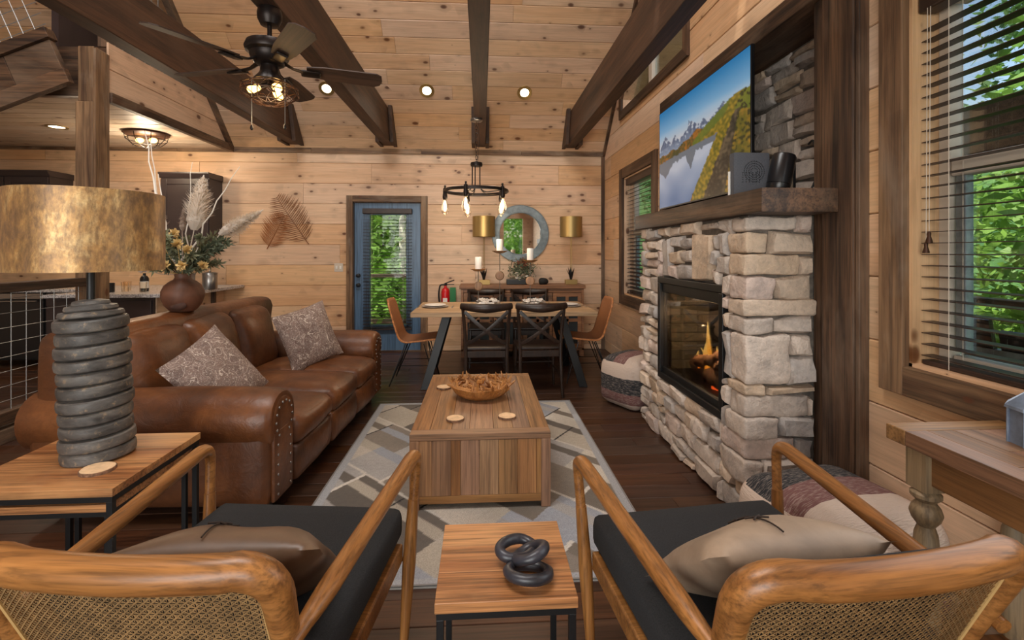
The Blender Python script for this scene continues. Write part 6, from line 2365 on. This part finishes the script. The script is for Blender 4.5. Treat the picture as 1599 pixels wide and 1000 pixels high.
pl = thing('flower_planter', 'dark trough of green and rust dried flowers on the sideboard', 'planter', (0.50, 6.44, sh_))
MB().box(-0.17, 0.17, -0.07, 0.07, 0.0, 0.07).build('trough', 'black_satin', pl, smooth=False, bevel=0.006)
rnd = random.Random(12)
for nm, mat, n, cx, cz, sx, sz, L in (('sprig', 'sprig_dark', 380, 0.03, 0.20, 0.15, 0.10, 0.06), ('sprig', 'sprig', 200, 0.02, 0.18, 0.16, 0.10, 0.05), ('flower_head', 'rust', 150, 0.05, 0.27, 0.07, 0.05, 0.045), ('stem', 'twig', 50, 0.0, 0.12, 0.08, 0.05, 0.06)):
    mb = MB()
    for _ in range(n):
        p = Vector((cx + rnd.gauss(0, 0.5) * sx, rnd.gauss(0, 0.5) * 0.08, max(0.05, cz + rnd.gauss(0, 0.6) * sz)))
        d = Vector((rnd.gauss(0, 1), rnd.gauss(0, 1), rnd.gauss(0.5, 0.8))).normalized()
        s = d.orthogonal().normalized() * 0.008
        k = len(mb.v)
        mb.v += [tuple(p), tuple(p + d * L * 0.5 + s), tuple(p + d * L), tuple(p + d * L * 0.5 - s)]
        mb.f += [(k, k + 1, k + 2, k + 3)]
    stuff(mb.build(nm, mat, pl, smooth=False, normals=False))
od = thing('dark_ornament', 'small dark lumpy ornament beside the flower trough', 'ornament', (0.815, 6.42, sh_))
MB().softbox((-0.06, -0.04, 0), (0.06, 0.04, 0.085), 0.04, 6, wob=0.02, seed=9).build('body', 'soot', od)

mi = thing('round_mirror', 'round mirror in a wide galvanised metal frame above the sideboard', 'mirror', (0.535, WY - 0.002, 1.617))
m = Matrix.Rotation(R(90), 4, 'X')
MB().lathe([(0.285, 0.0), (0.285, 0.022), (0.30, 0.036), (0.385, 0.03), (0.398, 0.02), (0.398, 0.0)], 56, m, caps=False).build('frame', 'galv', mi, angle=30)
MB().lathe([(0.0, 0.016), (0.286, 0.016)], 48, m, caps=False).build('glass', 'mirror', mi)
mb = MB()
for r_ in (0.292, 0.39):
    mb.tube([(r_ * math.cos(6.283 * k / 56), -0.033, r_ * math.sin(6.283 * k / 56)) for k in range(56)], 0.005, 5, closed=True, up=(0, 1, 0))
mb.build('rolled_edge', 'galv', mi)

# wall art, switch, extinguisher


def palm(label, base, tip, wl, wr, mat, seed):
    base, tip = Vector(base), Vector(tip)
    t = thing('palm_leaf', label, 'wall art', (base.x, WY - 0.02, base.z), group='metal palm leaves on the back wall')
    d = tip - base
    d = Vector((d.x, 0, d.z))
    n = Vector((d.z, 0, -d.x)).normalized()
    rn = random.Random(seed)
    MB().tube([d * (k / 8) for k in range(9)], [0.006 - 0.0005 * k for k in range(9)], 6, up=(0, 1, 0)).build('midrib', mat, t)
    mb = MB()
    for k in range(26):
        q = 0.10 + 0.88 * k / 25
        for s, w in ((-1, wl), (1, wr)):
            L = w * (math.sin(math.pi * (0.12 + 0.84 * q)) ** 0.7) * rn.uniform(0.85, 1.08)
            b = d * q
            dirn = (n * s + d.normalized() * rn.uniform(0.30, 0.42)).normalized()
            e = b + dirn * L + Vector((0, rn.uniform(-0.01, 0.004), 0)) + d.normalized() * 0.012
            md = b + dirn * L * 0.5 + Vector((0, -0.008, 0))
            mb.tube([b, md, e], [0.003, 0.0055, 0.001], 5, up=(0, 1, 0), flat=0.35)
    stuff(mb.build('leaflet', mat, t))


palm('larger bronze palm leaf hanging on the back wall', (-2.325, 0, 1.465), (-2.755, 0, 2.10), 0.26, 0.27, 'palm_metal', 1)
palm('smaller copper palm leaf overlapped by the larger one on the back wall', (-2.875, 0, 1.40), (-2.64, 0, 1.86), 0.24, 0.20, 'palm_metal2', 2)
sw = thing('light_switch', 'cream double light switch plate beside the blue door', 'switch', (-1.935, WY, 1.152))
MB().softbox((-0.058, -0.008, -0.058), (0.058, 0.0, 0.058), 0.004, 4).build('plate', 'vinyl', sw)
for s in (-0.025, 0.025):
    MB().box(s - 0.011, s + 0.011, -0.014, -0.007, -0.022, 0.022).build('toggle', 'white', sw, smooth=False, bevel=0.002)
ex = thing('fire_extinguisher', 'red fire extinguisher on the back wall between the door and the sideboard', 'fire extinguisher', (-0.49, 6.61, 0.52))
MB().lathe([(0.0, 0.0), (0.05, 0.0), (0.056, 0.01), (0.056, 0.30), (0.045, 0.34), (0.02, 0.36), (0.018, 0.385)], 20).build('cylinder', 'red', ex)
MB().box(-0.03, 0.03, -0.0585, -0.05, 0.12, 0.22).build('label_panel', 'white', ex, smooth=False)
MB().lathe([(0.02, 0.385), (0.022, 0.41), (0.012, 0.42)], 12).build('valve', 'black_metal', ex)
MB().tube([(0.0, 0, 0.415), (0.05, 0, 0.435), (0.12, 0, 0.46)], 0.008, 6).box(0.0, 0.12, -0.008, 0.008, 0.395, 0.405).build('lever', 'black_metal', ex)
MB().tube(smooth_path([(0, -0.02, 0.40), (-0.07, -0.03, 0.40), (-0.09, -0.03, 0.28), (-0.075, -0.03, 0.10)], 0.06), 0.011, 8).build('hose', 'rubber', ex)
MB().box(0.06, 0.14, 0.0, 0.012, 0.12, 0.36).build('instruction_tag', 'green', ex, smooth=False)
MB().box(-0.03, 0.03, 0.04, 0.088, 0.2, 0.26).build('wall_bracket', 'black_metal', ex, smooth=False)

# ------------------------------------------------------------------ kitchen
pn = thing('kitchen_peninsula', 'kitchen peninsula with a dark end panel and pine side', 'cabinet', (-3.85, 5.95, 0))
MB().box(-0.60, 0.40, -0.62, 0.70, 0.0, 0.885).build('body', 'dark_cab', pn, smooth=False)
for k in range(5):
    MB().box(0.401, 0.415, -0.60, 0.74, 0.177 * k + 0.001, 0.177 * (k + 1) - 0.002).build('side_board', 'pine_y', pn, smooth=False, bevel=0.002)
MB().box(0.416, 0.46, 0.42, 0.47, 0.30, 0.885).build('bracket', 'dark_z', pn, smooth=False, bevel=0.003)
MB().box(-0.58, 0.38, -0.635, -0.621, 0.05, 0.85).build('end_panel', 'dark_cab', pn, smooth=False, bevel=0.002)
wt = thing('granite_counter', 'grey granite slab on the kitchen peninsula', 'countertop', (-3.85, 5.95, 0.886))
MB().softbox((-0.64, -0.72, 0), (0.68, 0.745, 0.04), 0.006, 5).build('slab', 'granite', wt, angle=30)
for k, x in enumerate((-3.34, -3.19)):
    cn = thing('canister', ('brushed metal canister on the peninsula, the one half hidden by the vase', 'brushed metal canister on the peninsula beside the wall end')[k], 'canister', (x, 5.72 + 0.18 * k, 0.926), group='metal canisters')
    MB().lathe([(0.0, 0.0), (0.075, 0.0), (0.078, 0.004), (0.078, 0.17), (0.074, 0.175)], 28, None, caps=False).build('body', 'steel', cn)
    MB().lathe([(0.08, 0.17), (0.08, 0.19), (0.06, 0.196), (0.0, 0.197)], 28, None, caps=False).build('lid', 'steel', cn)
    MB().ball((0, 0, 0.208), 0.013, 10, 6).build('lid_knob', 'steel', cn)
mg = thing('coffee_mug', 'black mug with a handle on the granite counter by the post', 'mug', (-4.02, 5.50, 0.926))
MB().lathe([(0.0, 0.0), (0.042, 0.0), (0.045, 0.006), (0.045, 0.10), (0.041, 0.10), (0.041, 0.01)], 20, None, caps=False).build('body', 'black_satin', mg)
MB().tube(arc((-0.045, 0, 0.055), 0.032, 90, 270, 10, 'xz'), 0.006, 6).build('handle', 'black_satin', mg)
bt = thing('soap_bottle', 'dark bottle with a white label on the granite counter', 'bottle', (-3.74, 5.62, 0.926))
MB().lathe([(0.0, 0.0), (0.04, 0.0), (0.042, 0.006), (0.042, 0.14), (0.03, 0.165), (0.015, 0.175), (0.015, 0.20), (0.0, 0.20)], 20, None, caps=False).build('body', 'black_satin', bt)
MB().lathe([(0.0428, 0.035), (0.0428, 0.11)], 20, None, caps=False).build('label', 'white', bt)
for k, (x, y) in enumerate(((-3.92, 5.62), (-3.86, 5.50), (-3.66, 5.48))):
    gb = thing('drinking_glass', ('clear tumbler behind the black mug', 'clear tumbler between the black mug and the bottle', 'clear tumbler in front of the dark bottle')[k], 'glass', (x, y, 0.926), group='tumblers on the granite counter')
    MB().lathe([(0.0, 0.0), (0.033, 0.0), (0.038, 0.11), (0.035, 0.11), (0.031, 0.008), (0.0, 0.008)], 18, None, caps=False).build('body', 'bulb_glass', gb)
bc = thing('base_cabinet', 'dark base cabinets on the kitchen back wall, right of the dishwasher', 'cabinet', (-4.82, 6.40, 0))
MB().box(-0.35, 0.33, -0.30, 0.29, 0.10, 0.88).build('body', 'dark_cab', bc, smooth=False)
MB().box(-0.35, 0.33, -0.25, 0.29, 0.0, 0.099).build('toe_kick', 'soot', bc, smooth=False)
for a, b in ((-0.345, -0.01), (-0.002, 0.325)):
    d = MB().box(a, b, -0.32, -0.301, 0.11, 0.70).build('door', 'dark_cab', bc, smooth=False, bevel=0.003)
    MB().cyl((b - 0.04, -0.335, 0.55), (b - 0.04, -0.335, 0.67), 0.006, n=8).build('handle', 'steel', d)
    d = MB().box(a, b, -0.32, -0.301, 0.715, 0.87).build('drawer', 'dark_cab', bc, smooth=False, bevel=0.003)
    MB().cyl((a + 0.1, -0.335, 0.79), (b - 0.1, -0.335, 0.79), 0.006, n=8).build('handle', 'steel', d)
dw = thing('dishwasher', 'black dishwasher with a bright steel control strip behind the wire mesh', 'dishwasher', (-5.48, 6.38, 0))
MB().box(-0.30, 0.30, -0.29, 0.30, 0.08, 0.875).build('body', 'soot', dw, smooth=False)
MB().box(-0.297, 0.297, -0.315, -0.291, 0.10, 0.80).build('door', 'black_satin', dw, smooth=False, bevel=0.004)
MB().box(-0.297, 0.297, -0.318, -0.291, 0.805, 0.872).build('control_strip', 'steel', dw, smooth=False, bevel=0.004)
MB().cyl((-0.25, -0.345, 0.78), (0.25, -0.345, 0.78), 0.011, n=10).build('handle', 'steel', dw)
b2 = thing('base_cabinet', 'dark base cabinet at the left end of the kitchen back wall', 'cabinet', (-6.3, 6.40, 0))
MB().box(-0.65, 0.50, -0.30, 0.29, 0.10, 0.88).build('body', 'dark_cab', b2, smooth=False)
MB().box(-0.64, 0.49, -0.32, -0.301, 0.11, 0.87).build('door', 'dark_cab', b2, smooth=False, bevel=0.003)
w2 = thing('granite_counter', 'grey granite slab along the kitchen back wall', 'countertop', (-5.7, 6.38, 0.882))
MB().softbox((-1.28, -0.34, 0), (1.21, 0.31, 0.04), 0.006, 5).build('slab', 'granite', w2, angle=30)


def upper(label, x0, x1, z0, z1, d=0.32):
    t = thing('upper_cabinet', label, 'cabinet', ((x0 + x1) / 2, WY - 0.002, z0))
    hw, h = (x1 - x0) / 2, z1 - z0
    MB().box(-hw, hw, -d, 0, 0, h).build('body', 'dark_cab', t, smooth=False)
    MB().prism([(-d - 0.01, h - 0.06), (0, h - 0.06), (0, h + 0.012), (-d - 0.045, h + 0.012), (-d - 0.045, h - 0.004)], 0, -hw - 0.012, hw + 0.012).build('crown', 'dark_cab', t, smooth=False)
    n = max(1, round((x1 - x0) / 0.5))
    for k in range(n):
        a = -hw + 2 * hw * k / n + 0.006
        b = -hw + 2 * hw * (k + 1) / n - 0.006
        mb = MB()
        for p, q, r_, s_ in ((a, a + 0.07, 0.008, h - 0.07), (b - 0.07, b, 0.008, h - 0.07), (a + 0.07, b - 0.07, 0.008, 0.078), (a + 0.07, b - 0.07, h - 0.14, h - 0.07)):
            mb.box(p, q, -d - 0.02, -d - 0.001, r_, s_)
        dr = mb.build('door', 'dark_cab', t, smooth=False, bevel=0.003)
        MB().box(a + 0.07, b - 0.07, -d - 0.010, -d - 0.001, 0.078, h - 0.14).build('door_panel', 'dark_cab', dr, smooth=False)
        MB().ball((a + 0.03, -d - 0.032, 0.06), 0.013, 8, 6).build('knob', 'steel', dr)
    return t


upper('dark panelled upper cabinet behind the dried bouquet', -4.05, -3.46, 1.40, 2.36, 0.31)
upper('dark panelled upper cabinets with crown moulding above the lampshade', -6.9, -5.35, 1.40, 2.36, 0.35)
